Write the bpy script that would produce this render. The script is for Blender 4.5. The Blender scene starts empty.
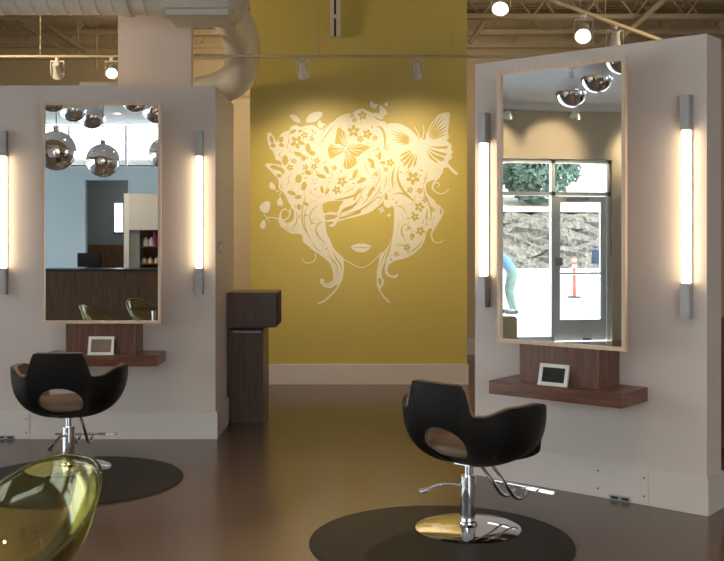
import bpy, bmesh, math, random
from mathutils import Vector, Matrix
random.seed(7)
R = math.radians
sc = bpy.context.scene
COL = sc.collection
DG = bpy.context.evaluated_depsgraph_get

# ------------------------------------------------------------------ materials
def new_mat(name):
    m = bpy.data.materials.new(name); m.use_nodes = True
    nt = m.node_tree; b = nt.nodes['Principled BSDF']
    return m, nt, b

def paint(name, col, rough=0.6, bump=0.02, var=0.04, scale=30, metal=0.0, spec=0.5):
    m, nt, b = new_mat(name)
    N, L = nt.nodes, nt.links
    tc = N.new('ShaderNodeTexCoord')
    no = N.new('ShaderNodeTexNoise'); no.inputs['Scale'].default_value = scale; no.inputs['Detail'].default_value = 4
    L.new(tc.outputs['Object'], no.inputs['Vector'])
    mx = N.new('ShaderNodeMix'); mx.data_type = 'RGBA'
    mx.inputs[6].default_value = (*[c * (1 - var) for c in col], 1)
    mx.inputs[7].default_value = (*[min(1, c * (1 + var)) for c in col], 1)
    L.new(no.outputs['Fac'], mx.inputs[0]); L.new(mx.outputs[2], b.inputs['Base Color'])
    b.inputs['Roughness'].default_value = rough; b.inputs['Metallic'].default_value = metal
    b.inputs['Specular IOR Level'].default_value = spec
    if bump:
        bp = N.new('ShaderNodeBump'); bp.inputs['Strength'].default_value = bump; bp.inputs['Distance'].default_value = 0.02
        L.new(no.outputs['Fac'], bp.inputs['Height']); L.new(bp.outputs['Normal'], b.inputs['Normal'])
    return m

def wood(name, dark, light, axis='Z', rough=0.35):
    m, nt, b = new_mat(name)
    N, L = nt.nodes, nt.links
    tc = N.new('ShaderNodeTexCoord'); mp = N.new('ShaderNodeMapping')
    s = {'Z': (14, 14, 1.2), 'X': (1.2, 14, 14)}[axis]
    mp.inputs['Scale'].default_value = s
    L.new(tc.outputs['Object'], mp.inputs['Vector'])
    n1 = N.new('ShaderNodeTexNoise'); n1.inputs['Scale'].default_value = 2.2; n1.inputs['Detail'].default_value = 8
    n1.inputs['Distortion'].default_value = 0.8
    n2 = N.new('ShaderNodeTexNoise'); n2.inputs['Scale'].default_value = 9; n2.inputs['Detail'].default_value = 5
    L.new(mp.outputs['Vector'], n1.inputs['Vector']); L.new(mp.outputs['Vector'], n2.inputs['Vector'])
    ad = N.new('ShaderNodeMath'); ad.operation = 'MULTIPLY_ADD'; ad.inputs[1].default_value = 0.4
    L.new(n2.outputs['Fac'], ad.inputs[0]); L.new(n1.outputs['Fac'], ad.inputs[2])
    cr = N.new('ShaderNodeValToRGB')
    cr.color_ramp.elements[0].position = 0.45; cr.color_ramp.elements[0].color = (*dark, 1)
    cr.color_ramp.elements[1].position = 0.95; cr.color_ramp.elements[1].color = (*light, 1)
    L.new(ad.outputs[0], cr.inputs['Fac']); L.new(cr.outputs['Color'], b.inputs['Base Color'])
    b.inputs['Roughness'].default_value = rough
    return m

def simple(name, col, rough=0.5, metal=0.0, emit=None, es=0.0, spec=0.5):
    m, nt, b = new_mat(name)
    b.inputs['Base Color'].default_value = (*col, 1); b.inputs['Roughness'].default_value = rough
    b.inputs['Metallic'].default_value = metal; b.inputs['Specular IOR Level'].default_value = spec
    if emit:
        b.inputs['Emission Color'].default_value = (*emit, 1); b.inputs['Emission Strength'].default_value = es
    return m

def glass_pane(name, tint=(0.97, 1, 0.99), fac=0.07):
    m = bpy.data.materials.new(name); m.use_nodes = True
    nt = m.node_tree; N, L = nt.nodes, nt.links
    N.clear()
    o = N.new('ShaderNodeOutputMaterial'); mx = N.new('ShaderNodeMixShader')
    t = N.new('ShaderNodeBsdfTransparent'); g = N.new('ShaderNodeBsdfGlossy')
    t.inputs['Color'].default_value = (*tint, 1); g.inputs['Roughness'].default_value = 0.0
    fr = N.new('ShaderNodeLayerWeight'); fr.inputs['Blend'].default_value = 0.25
    mm = N.new('ShaderNodeMath'); mm.operation = 'MULTIPLY_ADD'; mm.inputs[1].default_value = 0.8; mm.inputs[2].default_value = fac
    L.new(fr.outputs['Fresnel'], mm.inputs[0])
    L.new(mm.outputs[0], mx.inputs[0]); L.new(t.outputs[0], mx.inputs[1]); L.new(g.outputs[0], mx.inputs[2])
    L.new(mx.outputs[0], o.inputs[0])
    return m

def concrete():
    m, nt, b = new_mat('polished_concrete')
    N, L = nt.nodes, nt.links
    tc = N.new('ShaderNodeTexCoord')
    n1 = N.new('ShaderNodeTexNoise'); n1.inputs['Scale'].default_value = 1.3; n1.inputs['Detail'].default_value = 6
    n2 = N.new('ShaderNodeTexNoise'); n2.inputs['Scale'].default_value = 60; n2.inputs['Detail'].default_value = 4
    L.new(tc.outputs['Object'], n1.inputs['Vector']); L.new(tc.outputs['Object'], n2.inputs['Vector'])
    cr = N.new('ShaderNodeValToRGB')
    cr.color_ramp.elements[0].position = 0.3; cr.color_ramp.elements[0].color = (0.082, 0.051, 0.036, 1)
    cr.color_ramp.elements[1].position = 0.75; cr.color_ramp.elements[1].color = (0.125, 0.081, 0.058, 1)
    ad = N.new('ShaderNodeMath'); ad.operation = 'MULTIPLY_ADD'; ad.inputs[1].default_value = 0.2
    L.new(n2.outputs['Fac'], ad.inputs[0])
    sb = N.new('ShaderNodeMath'); sb.operation = 'MULTIPLY'; sb.inputs[1].default_value = 0.85
    L.new(n1.outputs['Fac'], sb.inputs[0]); L.new(sb.outputs[0], ad.inputs[2])
    L.new(ad.outputs[0], cr.inputs['Fac']); L.new(cr.outputs['Color'], b.inputs['Base Color'])
    rr = N.new('ShaderNodeMapRange'); rr.inputs[3].default_value = 0.20; rr.inputs[4].default_value = 0.25
    L.new(n1.outputs['Fac'], rr.inputs[0]); L.new(rr.outputs[0], b.inputs['Roughness'])
    b.inputs['Specular IOR Level'].default_value = 0.55
    return m

def deck_mat():
    m = paint('ceiling_deck_paint', (0.50, 0.40, 0.26), 0.7, 0.0)
    nt = m.node_tree; N, L = nt.nodes, nt.links; b = N['Principled BSDF']
    tc = N.new('ShaderNodeTexCoord'); w = N.new('ShaderNodeTexWave'); w.bands_direction = 'Y'
    w.inputs['Scale'].default_value = 2.0
    L.new(tc.outputs['Object'], w.inputs['Vector'])
    bp = N.new('ShaderNodeBump'); bp.inputs['Distance'].default_value = 0.06; bp.inputs['Strength'].default_value = 1
    L.new(w.outputs['Fac'], bp.inputs['Height']); L.new(bp.outputs['Normal'], b.inputs['Normal'])
    return m

M = {}
M['wall'] = paint('warm_white_paint', (0.645, 0.550, 0.500), 0.55, 0.015, 0.015)
M['base'] = paint('baseboard_paint', (0.655, 0.585, 0.545), 0.4, 0.0, 0.01)
M['beige'] = paint('beige_paint', (0.60, 0.48, 0.30), 0.7, 0.02, 0.03)
M['yellow'] = paint('mustard_paint', (0.55, 0.43, 0.10), 0.45, 0.015, 0.03)
M['decal'] = paint('cream_vinyl', (0.78, 0.74, 0.60), 0.4, 0.0, 0.02)
M['lowceil'] = paint('grey_white_ceiling_paint', (0.78, 0.77, 0.76), 0.8, 0.0, 0.02)
M['coolwall'] = paint('pale_blue_white_paint', (0.57, 0.72, 0.80), 0.6, 0.0, 0.02)
M['deck'] = deck_mat()
M['joist'] = paint('joist_paint', (0.46, 0.37, 0.24), 0.6, 0.0)
M['duct'] = paint('duct_paint', (0.62, 0.57, 0.50), 0.45, 0.0, 0.02)
M['floor'] = concrete()
M['walnut'] = wood('walnut_vertical', (0.055, 0.022, 0.014), (0.20, 0.088, 0.052), 'Z')
M['walnut_h'] = wood('walnut_horizontal', (0.070, 0.026, 0.014), (0.24, 0.10, 0.056), 'X', 0.3)
M['maple'] = wood('pale_maple', (0.62, 0.43, 0.30), (0.76, 0.56, 0.41), 'Z', 0.4)
M['desk'] = wood('desk_walnut', (0.055, 0.027, 0.012), (0.15, 0.078, 0.038), 'Z', 0.4)
M['mirror'] = simple('mirror_silver', (0.90, 0.92, 0.93), 0.0, 1.0)
M['chrome'] = simple('chrome', (0.82, 0.82, 0.84), 0.06, 1.0)
M['chromeball'] = simple('chrome_ball', (0.96, 0.96, 0.98), 0.01, 1.0)
M['alu'] = paint('brushed_aluminium', (0.42, 0.41, 0.41), 0.45, 0.0, 0.03, 40, 0.4)
M['black'] = paint('black_vinyl', (0.006, 0.0055, 0.005), 0.5, 0.05, 0.1, 120, 0, 0.22)
M['tan'] = paint('brown_tan_vinyl', (0.20, 0.125, 0.085), 0.5, 0.05, 0.06, 90)
M['rubber'] = paint('black_rubber', (0.013, 0.011, 0.009), 0.55, 0.08, 0.15, 150, 0, .3)
M['darkplastic'] = simple('dark_plastic', (0.02, 0.02, 0.022), 0.3)
M['whiteplastic'] = paint('white_plastic', (0.78, 0.76, 0.72), 0.35, 0.0, 0.01)
M['screen'] = simple('dark_screen', (0.015, 0.017, 0.016), 0.12)
M['tan_card'] = paint('brown_photo_card', (0.22, 0.15, 0.10), 0.3, 0.0, 0.2, 12)
M['tube'] = simple('lamp_tube', (0.9, 0.9, 0.85), 0.4, 0, (1.0, 0.80, 0.52), 5.0)
M['bulb'] = simple('bulb_glow', (1, 1, 1), 0.4, 0, (1.0, 0.86, 0.62), 22.0)
M['dimbulb'] = simple('reflector_glow', (1, 1, 1), 0.4, 0, (1.0, 0.80, 0.50), 5.0)
M['reflector'] = simple('lamp_reflector', (0.9, 0.85, 0.7), 0.15, 1.0)
M['pane'] = glass_pane('window_glass')
M['tableglass'] = glass_pane('table_glass', (0.35, 0.42, 0.45), 0.2)
M['frame'] = paint('anodised_window_frame', (0.72, 0.74, 0.70), 0.4, 0.0, 0.02, 30, 0.3)
M['dark'] = simple('gap_shade_black', (0.004, 0.004, 0.004), 0.8)  # near-black colour that stands in for shade in gaps and the open end
M['tealwall'] = paint('grey_teal_paint', (0.16, 0.19, 0.19), 0.7, 0.0)
M['asphalt'] = paint('pale_pavement', (0.62, 0.60, 0.56), 0.9, 0.1, 0.12, 3)
M['earth'] = paint('dry_earth', (0.30, 0.25, 0.18), 0.95, 0.1, 0.3, 5)
M['hedge'] = wood('ivy_hedge', (0.012, 0.011, 0.008), (0.15, 0.13, 0.10), 'Z', .95)
for n_ in M['hedge'].node_tree.nodes:
    if n_.type == 'MAPPING': n_.inputs['Scale'].default_value = (2.6, 2.6, 1.8)
    if n_.type == 'VALTORGB': n_.color_ramp.elements[0].position = .55; n_.color_ramp.elements[1].position = .85
M['leaf'] = paint('blue_green_leaves', (0.10, 0.16, 0.12), 0.8, 0.0, 0.5, 1.5)
M['bark'] = paint('brown_bark', (0.09, 0.06, 0.04), 0.9, 0.1)
M['orange'] = simple('orange_plastic', (0.75, 0.05, 0.03), 0.5)
M['whiteband'] = simple('white_band', (0.8, 0.8, 0.8), 0.5)
M['carblue'] = simple('blue_car_paint', (0.03, 0.05, 0.09), 0.25, 0.3)
M['blueshirt'] = paint('blue_shirt', (0.06, 0.14, 0.22), 0.8, 0.0)
M['jeans'] = paint('green_grey_jeans', (0.09, 0.14, 0.12), 0.85, 0.0)
M['skin'] = simple('skin', (0.50, 0.30, 0.22), 0.5)
M['hair'] = simple('dark_hair', (0.03, 0.02, 0.015), 0.6)
M['olive'] = paint('olive_fabric', (0.66, 0.58, 0.34), 0.7, 0.0)
M['magenta'] = simple('magenta_plastic', (0.45, 0.03, 0.17), 0.35)
M['cream'] = simple('cream_ceramic', (0.70, 0.52, 0.30), 0.4)
M['red'] = simple('red_plastic', (0.5, 0.05, 0.03), 0.4)

M['ghost_rim'] = glass_pane('yellow_rim', (.88, .84, .30), .10)
M['ghost'] = glass_pane('yellow_green_polycarbonate', (.90, .87, .50), .02)


# ------------------------------------------------------------------ helpers
def link_mesh(name, me, mat, parent=None, smooth=False):
    o = bpy.data.objects.new(name, me); COL.objects.link(o)
    for mm in (mat if isinstance(mat, (list, tuple)) else [mat]): me.materials.append(mm)
    if parent: o.parent = parent
    if smooth:
        for p in me.polygons: p.use_smooth = True
    return o

def obj(name, bm, mat, parent=None, smooth=False, auto=None):
    bmesh.ops.recalc_face_normals(bm, faces=bm.faces[:])
    if auto:
        for f in bm.faces: f.smooth = True
        for e in bm.edges:
            if len(e.link_faces) == 2 and e.calc_face_angle(0) > R(auto): e.smooth = False
    me = bpy.data.meshes.new(name); bm.to_mesh(me); bm.free()
    return link_mesh(name, me, mat, parent, smooth)

def tag(o, label=None, cat=None, group=None, kind=None):
    if label: o['label'] = label
    if cat: o['category'] = cat
    if group: o['group'] = group
    if kind: o['kind'] = kind
    return o

def thing(name, label, cat, loc=(0, 0, 0), rz=0.0, group=None, kind=None):
    o = bpy.data.objects.new(name, None); COL.objects.link(o)
    o.location = loc; o.rotation_euler = (0, 0, rz); o.empty_display_size = 0.1
    return tag(o, label, cat, group, kind)

def copy_tree(o, parent=None):
    c = o.copy(); COL.objects.link(c); c.parent = parent
    for ch in list(o.children): copy_tree(ch, c)
    return c

def box(bm, x0, x1, y0, y1, z0, z1, bevel=0.0, mat=0):
    r = bmesh.ops.create_cube(bm, size=1)
    vs = r['verts']
    for v in vs:
        v.co = Vector(((x0 + x1) / 2 + v.co.x * (x1 - x0), (y0 + y1) / 2 + v.co.y * (y1 - y0), (z0 + z1) / 2 + v.co.z * (z1 - z0)))
    fs = {f for v in vs for f in v.link_faces}
    for f in fs: f.material_index = mat
    if bevel:
        es = list({e for v in vs for e in v.link_edges})
        bmesh.ops.bevel(bm, geom=es, offset=bevel, segments=2, affect='EDGES')
    return bm

def bx(*a, **k): return box(bmesh.new(), *a, **k)

def tube(bm, pts, r, n=12, cap=True):
    pts = [Vector(p) for p in pts]
    rs = r if isinstance(r, (list, tuple)) else [r] * len(pts)
    rings = []; up = None
    for i, p in enumerate(pts):
        if i == 0: d = pts[1] - p
        elif i == len(pts) - 1: d = p - pts[i - 1]
        else: d = (pts[i + 1] - p).normalized() + (p - pts[i - 1]).normalized()
        d.normalize()
        if up is None:
            up = Vector((0, 0, 1)) if abs(d.z) < 0.9 else Vector((1, 0, 0))
        a = d.cross(up).normalized(); b = a.cross(d).normalized(); up = b
        rings.append([bm.verts.new(p + (a * math.cos(2 * math.pi * k / n) + b * math.sin(2 * math.pi * k / n)) * rs[i]) for k in range(n)])
    for q in range(len(rings) - 1):
        for k in range(n):
            bm.faces.new((rings[q][k], rings[q][(k + 1) % n], rings[q + 1][(k + 1) % n], rings[q + 1][k]))
    if cap:
        bm.faces.new(rings[0]); bm.faces.new(rings[-1])
    return bm

def lathe(bm, prof, n=48, cx=0, cy=0):
    rings = []
    for (r, z) in prof:
        if r < 1e-6: rings.append([bm.verts.new((cx, cy, z))])
        else: rings.append([bm.verts.new((cx + r * math.cos(2 * math.pi * k / n), cy + r * math.sin(2 * math.pi * k / n), z)) for k in range(n)])
    for a, b in zip(rings, rings[1:]):
        for k in range(n):
            k2 = (k + 1) % n
            if len(a) == 1 and len(b) == 1: continue
            if len(a) == 1: bm.faces.new((a[0], b[k], b[k2]))
            elif len(b) == 1: bm.faces.new((a[k], a[k2], b[0]))
            else: bm.faces.new((a[k], a[k2], b[k2], b[k]))
    return bm

def smooth_path(pts, n=6):
    """Catmull-Rom through the points"""
    P = [Vector(p) for p in pts]; out = []
    for i in range(len(P) - 1):
        p0 = P[max(i - 1, 0)]; p1 = P[i]; p2 = P[i + 1]; p3 = P[min(i + 2, len(P) - 1)]
        for k in range(n):
            t = k / n
            out.append(0.5 * ((2 * p1) + (p2 - p0) * t + (2 * p0 - 5 * p1 + 4 * p2 - p3) * t * t + (-p0 + 3 * p1 - 3 * p2 + p3) * t ** 3))
    out.append(P[-1]); return out

def struct(name, bm, mat, label, cat, parent=None, **k):
    o = obj(name, bm, mat, parent, **k)
    if not parent: tag(o, label, cat, kind='structure')
    return o

# ------------------------------------------------------------------ room shell
HI = 4.7; LO = 3.74
XL, XR, YB, YF = -7.9, 6.0, 14.0, -3.0     # left, right, back, front (behind the camera)
struct('floor', bx(XL, XR, -6.2, YB, -0.12, 0), M['floor'], 'polished brown concrete floor of the salon', 'floor')
struct('ceiling', bx(XL, XR, 6.0, YB, HI, HI + .15), M['deck'], 'high tan painted deck ceiling over the back of the salon', 'ceiling')
struct('ceiling_low', bx(XL, XR, YF, 6.0, LO, LO + .15), M['lowceil'], 'smooth grey lower ceiling seen in the mirrors', 'ceiling')
struct('wall_bulkhead', bx(XL, XR, 5.88, 6.0, LO + .15, HI + .15), M['wall'], 'painted bulkhead where the lower ceiling ends', 'wall')
struct('wall_back', bx(XL, XR, YB, YB + .15, 0, HI), M['beige'], 'tall beige back wall far behind the partitions', 'wall')
wr = bmesh.new()
box(wr, XR, XR + .15, -6.2, YB, 0, HI)
struct('wall_right', wr, M['wall'], 'warm white right side wall', 'wall')
struct('wall_feature', bx(-1.243, 1.166, 11.1, 11.32, 0, HI), M['yellow'], 'mustard yellow feature wall between the two white partitions', 'wall')
struct('baseboard_feature', bx(-1.243, 1.18, 11.075, 11.1, 0, 0.222), M['base'], 'white baseboard along the yellow feature wall', 'baseboard')
struct('baseboard_back', bx(XL, XR, YB - .03, YB, 0, 0.222), M['base'], 'white baseboard along the beige back wall', 'baseboard')

# front wall (behind camera) with door opening and clerestory
fw = bmesh.new()
for a in [(XL, -5.12, 0, 2.93), (-4.33, .2, 0, 2.93), (5.4, XR, 0, LO), (.2, 5.4, 2.93, LO), (.2, 5.4, 0, .3), (-5.12, -4.33, 2.71, 2.93), (XL, -7.2, 2.93, LO), (-1.2, .2, 2.93, LO)]:
    box(fw, a[0], a[1], YF - .15, YF, a[2], a[3])
struct('wall_front', fw, M['coolwall'], 'pale cool-white wall behind the reception desk seen in the left mirror', 'wall')
w2 = thing('window_2', 'bright clerestory window band high on the wall behind reception', 'window', (0, YF - .075, 0), kind='structure')
f = bmesh.new()
for z0, z1 in ((2.93, 2.97), (3.70, LO)): box(f, -7.2, -1.2, -.04, .04, z0, z1)
for x in (-7.18, -5.44, -4.38, -2.8, -1.22): box(f, x - .02, x + .02, -.03, .03, 2.97, 3.70)
obj('window_frame', f, M['whiteplastic'], w2)
obj('glass', bx(-7.16, -1.24, -.004, .004, 2.97, 3.70), M['pane'], w2)

w3 = thing('window_added', 'large unseen window added behind the camera to let in daylight', 'window', (0, YF - .075, 0), kind='structure')  # unseen window added so cool daylight reaches the partition fronts
f = bmesh.new()
for z0, z1 in ((.3, .36), (2.87, 2.93), (2.2, 2.26)): box(f, .2, 5.4, -.04, .04, z0, z1)
for x in (.23, 1.93, 3.67, 5.37): box(f, x - .03, x + .03, -.04, .04, .36, 2.87)
obj('window_frame', f, M['frame'], w3)
obj('glass', bx(.26, 5.34, -.004, .004, .36, 2.87), M['pane'], w3)
# dim back room behind the doorway
br = bmesh.new()
box(br, -6.6, -2.9, -6.1, -6.0, 0, 3.0); box(br, -6.7, -6.6, -6.1, YF - .15, 0, 3.0)
box(br, -2.9, -2.8, -6.1, YF - .15, 0, 3.0)
struct('wall_storeroom', br, M['tealwall'], 'dim grey-teal walls of the small room through the doorway', 'wall')
struct('ceiling_storeroom', bx(-6.7, -2.8, -6.1, YF - .15, 3.0, 3.1), M['lowceil'], 'grey ceiling of the small room through the doorway', 'ceiling')
struct('trim_1', bx(-6.6, -2.9, -6.0, -5.96, 0, 1.50), M['desk'], 'dark wood wainscot in the small room through the doorway', 'trim')
lw = thing('light_box', 'narrow bright bluish light panel on the wall of the room through the doorway', 'light', (-5.22, -5.93, 1.78))
obj('housing', bx(-.10, .10, -.07, -.02, -.02, .62, bevel=.005), M['whiteplastic'], lw)
obj('panel', bx(-.08, .08, -.02, -.012, 0, .6), simple('cool_panel', (.8, .9, 1), .5, 0, (.62, .8, 1.0), 4.0), lw)

# left wall with storefront
lwb = bmesh.new()
for a in [(-6.2, -2.7, 0, HI), (-2.7, .9, 2.87, HI), (.9, 1.57, 0, HI), (8.6, YB, 0, HI), (1.57, 8.6, 2.87, HI)]:
    box(lwb, XL - .2, XL, a[0], a[1], a[2], a[3])
struct('wall_left', lwb, paint('beige_wash_paint', (0.55, 0.46, 0.33), .6, 0, .02), 'beige left wall above and beside the storefront', 'wall')
struct('trim_2', bx(XL, XL + .12, YF, 8.0, LO - .12, LO), M['lowceil'], 'grey band where the left wall meets the lower ceiling', 'trim')
w1 = thing('window_1', 'storefront glazing with metal mullions beside the entrance door, plus panes added for daylight', 'window', (XL - .1, 0, 0), kind='structure')
f = bmesh.new()
for y in (1.60, 2.53, 4.05, 5.55, 7.05, 8.57): box(f, -.05, .05, y - .03, y + .03, 0, 2.87)
box(f, -.05, .05, 1.57, 8.6, 2.81, 2.87); box(f, -.05, .05, 1.57, 8.6, 2.30, 2.36); box(f, -.05, .05, 2.53, 8.6, 0, .08)
for y in (-2.67, -.9, .87): box(f, -.05, .05, y - .03, y + .03, 0, 2.87)  # unseen bays added here to bring more daylight into the room
g = bmesh.new(); box(g, -.004, .004, -2.64, .84, .02, 2.85); box(g, -.004, .004, 2.56, 8.55, .08, 2.30); box(g, -.004, .004, 1.63, 8.55, 2.36, 2.81)
obj('window_frame', f, M['frame'], w1)
obj('glass', g, M['pane'], w1)
d1 = thing('door_1', 'glazed entrance door with grey metal frame seen in the right mirror', 'door', (XL - .1, 0, 0), kind='structure')
f = bmesh.new()
box(f, -.03, .03, 1.64, 1.73, .01, 2.29); box(f, -.03, .03, 2.41, 2.50, .01, 2.29)
box(f, -.03, .03, 1.73, 2.41, .01, .34); box(f, -.03, .03, 1.73, 2.41, 2.20, 2.29)
obj('door_frame', f, M['frame'], d1)
obj('glass', bx(-.004, .004, 1.73, 2.41, .34, 2.20), M['pane'], d1)
ph = obj('push_bar', bx(.04, .07, 1.70, 2.46, 1.06, 1.09, bevel=.005), M['frame'], d1)
obj('lock', bx(.03, .07, 2.38, 2.50, 1.20, 1.32, bevel=.005), M['alu'], d1)
obj('door_closer', bx(.03, .09, 1.95, 2.30, 2.22, 2.27, bevel=.005), M['alu'], d1)
obj('floor_stop', bx(.03, .07, 1.9, 2.05, 0.01, .05, bevel=.004), M['chrome'], d1)

# left partition (front parallel to view) and right partition (turned 39.7 degrees)
struct('wall_partition_left', bx(-4.9, -1.18, 8.05, 9.19, 0, 2.843), M['wall'], 'low white partition wall on the left carrying a styling station', 'wall')
b = bx(-4.9, -1.163, 8.035, 9.19, 0, .215); box(b, -4.9, -1.167, 8.039, 9.19, .215, .222)
struct('baseboard_left', b, M['base'], 'white baseboard of the left partition', 'baseboard')
PA = -math.atan2(.6388, .7693)
PO = (0.772, 6.83, 0)
pr = thing('wall_partition_right', 'angled low white partition wall on the right carrying a styling station', 'wall', PO, PA, kind='structure')
obj('wall', bx(0, 1.60, 0, .228, 0, 2.80), M['wall'], pr)
bb = thing('baseboard_right', 'white baseboard of the angled right partition', 'baseboard', PO, PA, kind='structure')
b = bx(-.004, 1.614, -.015, .242, 0, .215); box(b, -.003, 1.610, -.011, .238, .215, .222)
obj('board', b, M['base'], bb)
struct('column', bx(-2.244, -1.573, 9.2, 9.32, 0, HI), M['wall'], 'boxed white column rising behind the left partition', 'column')

def rloc(s, q, z=0):
    return (PO[0] + .7693 * s - .6388 * q, PO[1] - .6388 * s - .7693 * q, z)

# baseboard access panels
def access_panel(name, label, loc, rz, w):
    t = thing(name, label, 'panel', loc, rz)
    obj('plate', bx(-w / 2, w / 2, -.006, 0, .012, .205), M['base'], t)
    for sx in (-1, 1):
        for z in (.055, .165):
            s = bmesh.new(); tube(s, [(sx * (w / 2 - .025), -.006, z), (sx * (w / 2 - .025), -.010, z)], .0055, 10)
            obj('screw', s, M['darkplastic'], t)
    return t
access_panel('access_panel', 'screwed white cover panel in the baseboard of the right partition', rloc(1.075, .0155), PA, .35)
access_panel('access_panel', 'screwed white cover panel in the baseboard of the left partition', (-2.85, 8.035, 0), 0, .36)
def outlet(label, loc, rz):
    t = thing('floor_outlet', label, 'outlet', loc, rz)
    obj('cover', bx(-.07, .07, -.007, 0, .002, .034, bevel=.002), M['alu'], t)
    obj('socket', bx(-.055, -.01, -.010, -.008, .010, .026), M['darkplastic'], t)
    obj('socket', bx(.015, .06, -.010, -.008, .010, .026), M['darkplastic'], t)
outlet('small metal outlet strip at the foot of the right partition baseboard', rloc(1.07, .0225), PA)
outlet('small metal outlet strip at the foot of the left partition baseboard', (-2.86, 8.028, 0), 0)

# light switch on the side of the left partition
t = thing('light_switch', 'pale switch plate on the end face of the left partition', 'switch', (-1.18, 8.26, 1.49), R(90))
obj('plate', bx(-.13, .13, -.012, 0, 0, .10, bevel=.002), M['alu'], t)
obj('toggle', bx(-.05, .05, -.016, -.012, .03, .07, bevel=.002), M['whiteplastic'], t)

# ------------------------------------------------------------------ styling stations
def station(where, loc, rz, card):
    # box column and shelf
    t = thing('styling_shelf', 'walnut shelf with a box back under the mirror on the %s partition' % where, 'shelf', loc, rz)
    obj('shelf_board', bx(-.46, .44, -.36, 0, .627, .712, bevel=.002), M['walnut_h'], t)
    obj('box_back', bx(-.28, .258, -.255, 0, .712, 2.5), M['walnut'], t)
    obj('front_panel', bx(-.28, .262, -.285, -.265, .712, 2.5), M['walnut'], t)
    obj('shadow_gap', bx(-.27, .250, -.265, -.255, .712, 2.5), M['dark'], t)
    c_, s_ = math.cos(rz), math.sin(rz); dx = .002 if where == 'left' else .008
    m = thing('wall_mirror', 'tall mirror in a thin pale wood frame on the %s partition' % where, 'mirror', (loc[0] + dx * c_, loc[1] + dx * s_, 0), rz)
    W, z0, z1 = (.462 if where == 'left' else .433), .953, 2.668
    obj('glass', bx(-W + .02, W - .02, -.300, -.296, z0 + .02, z1 - .02), M['mirror'], m)
    f = bmesh.new()
    for a in ((-W, -W + .022, z0, z1), (W - .022, W, z0, z1)): box(f, a[0], a[1], -.318, -.286, a[2], a[3])
    for a in ((z0, z0 + .022), (z1 - .022, z1)): box(f, -W + .022, W - .022, -.318, -.286, a[0], a[1])
    obj('frame', f, M['maple'], m)
    return t

def lamp(label, loc, rz):
    t = thing('wall_lamp', label, 'lamp', loc, rz, 'linear lamps beside the mirrors')
    for a, b_ in ((2.27, 2.475), (1.165, 1.376)):
        obj('end_cap', bx(-.029, .029, -.065, 0, a, b_, bevel=.003), M['alu'], t)
    obj('backplate', bx(-.025, .025, -.015, 0, 1.376, 2.27), M['alu'], t)
    tb = bmesh.new(); tube(tb, [(0, -.040, 1.376), (0, -.040, 2.27)], .0245, 20)
    obj('tube', tb, M['tube'], t, auto=40)
    return t

station('left', (-2.02, 8.05, 0), 0, 'tan')
station('right', rloc(.80, 0), PA, 'dark')
lamp('vertical tube lamp right of the left mirror', (-1.305, 8.05, 0), 0)
lamp('vertical tube lamp at the left edge of the photo', (-2.875, 8.05, 0), 0)
lamp('vertical tube lamp left of the right mirror', rloc(.093, 0, -.018), PA)
lamp('vertical tube lamp right of the right mirror', rloc(1.492, 0, -.028), PA)

def photo_frame(label, loc, rz, mat, w=.19, h=.145):
    t = thing('photo_frame', label, 'photo frame', loc, rz)
    tilt = R(-16)
    def T(bm):
        bmesh.ops.rotate(bm, verts=bm.verts, cent=(0, 0, 0), matrix=Matrix.Rotation(tilt, 3, 'X')); return bm
    f = bmesh.new(); k = .022
    box(f, -w / 2, w / 2, 0, .018, 0, k); box(f, -w / 2, w / 2, 0, .018, h - k, h)
    box(f, -w / 2, -w / 2 + k, 0, .018, k, h - k); box(f, w / 2 - k, w / 2, 0, .018, k, h - k)
    obj('frame', T(f), M['whiteplastic'], t)
    obj('picture', T(bx(-w / 2 + k, w / 2 - k, .006, .012, k, h - k)), mat, t)
    s = bmesh.new(); tube(s, [(0, .03, h * .6), (0, .095, .004)], .004, 8)
    obj('stand', s, M['darkplastic'], t)
photo_frame('small white frame with brownish picture on the left walnut shelf', (-2.018, 7.713, .713), 0, M['tan_card'], .20, .145)
photo_frame('small white frame with black screen on the right walnut shelf', rloc(.775, .337, .713), PA + R(2), M['screen'], .195, .135)

# ------------------------------------------------------------------ walnut cabinet by the partition end
t = thing('walnut_cabinet', 'walnut cabinet with overhanging top box at the end of the left partition', 'cabinet', (-1.112, 8.70, 0))
walnut_shade = wood('walnut_in_shade', (0.040, 0.018, 0.012), (0.11, 0.052, 0.034), 'Z')  # walnut colour darkened to carry the weaker light at this spot
obj('body', bx(-.035, .25, .03, .54, .0, .815), walnut_shade, t)
obj('side_panel', bx(-.064, -.035, .04, .50, .225, .815), walnut_shade, t)
obj('door', bx(-.033, .247, .012, .03, .02, .79, bevel=.002), walnut_shade, t)
obj('top_box', bx(-.064, .364, 0, .55, .838, 1.142, bevel=.002), walnut_shade, t)
obj('end_shade', bx(.362, .367, .01, .545, .846, 1.134), M['dark'], t)  # flat black sheet, the open end's shade put into its colour
obj('gap_shadow', bx(-.02, .24, .03, .52, .815, .838), M['dark'], t)  # set-in gap whose shadow is given by the black colour
obj('handle', bx(-.01, .23, .006, .02, .795, .803), M['alu'], t)

# ------------------------------------------------------------------ salon chairs
def lerp(a, b, t): return a + (b - a) * t
def sstep(a, b, x):
    t = max(0, min(1, (x - a) / (b - a))); return t * t * (3 - 2 * t)

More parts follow.
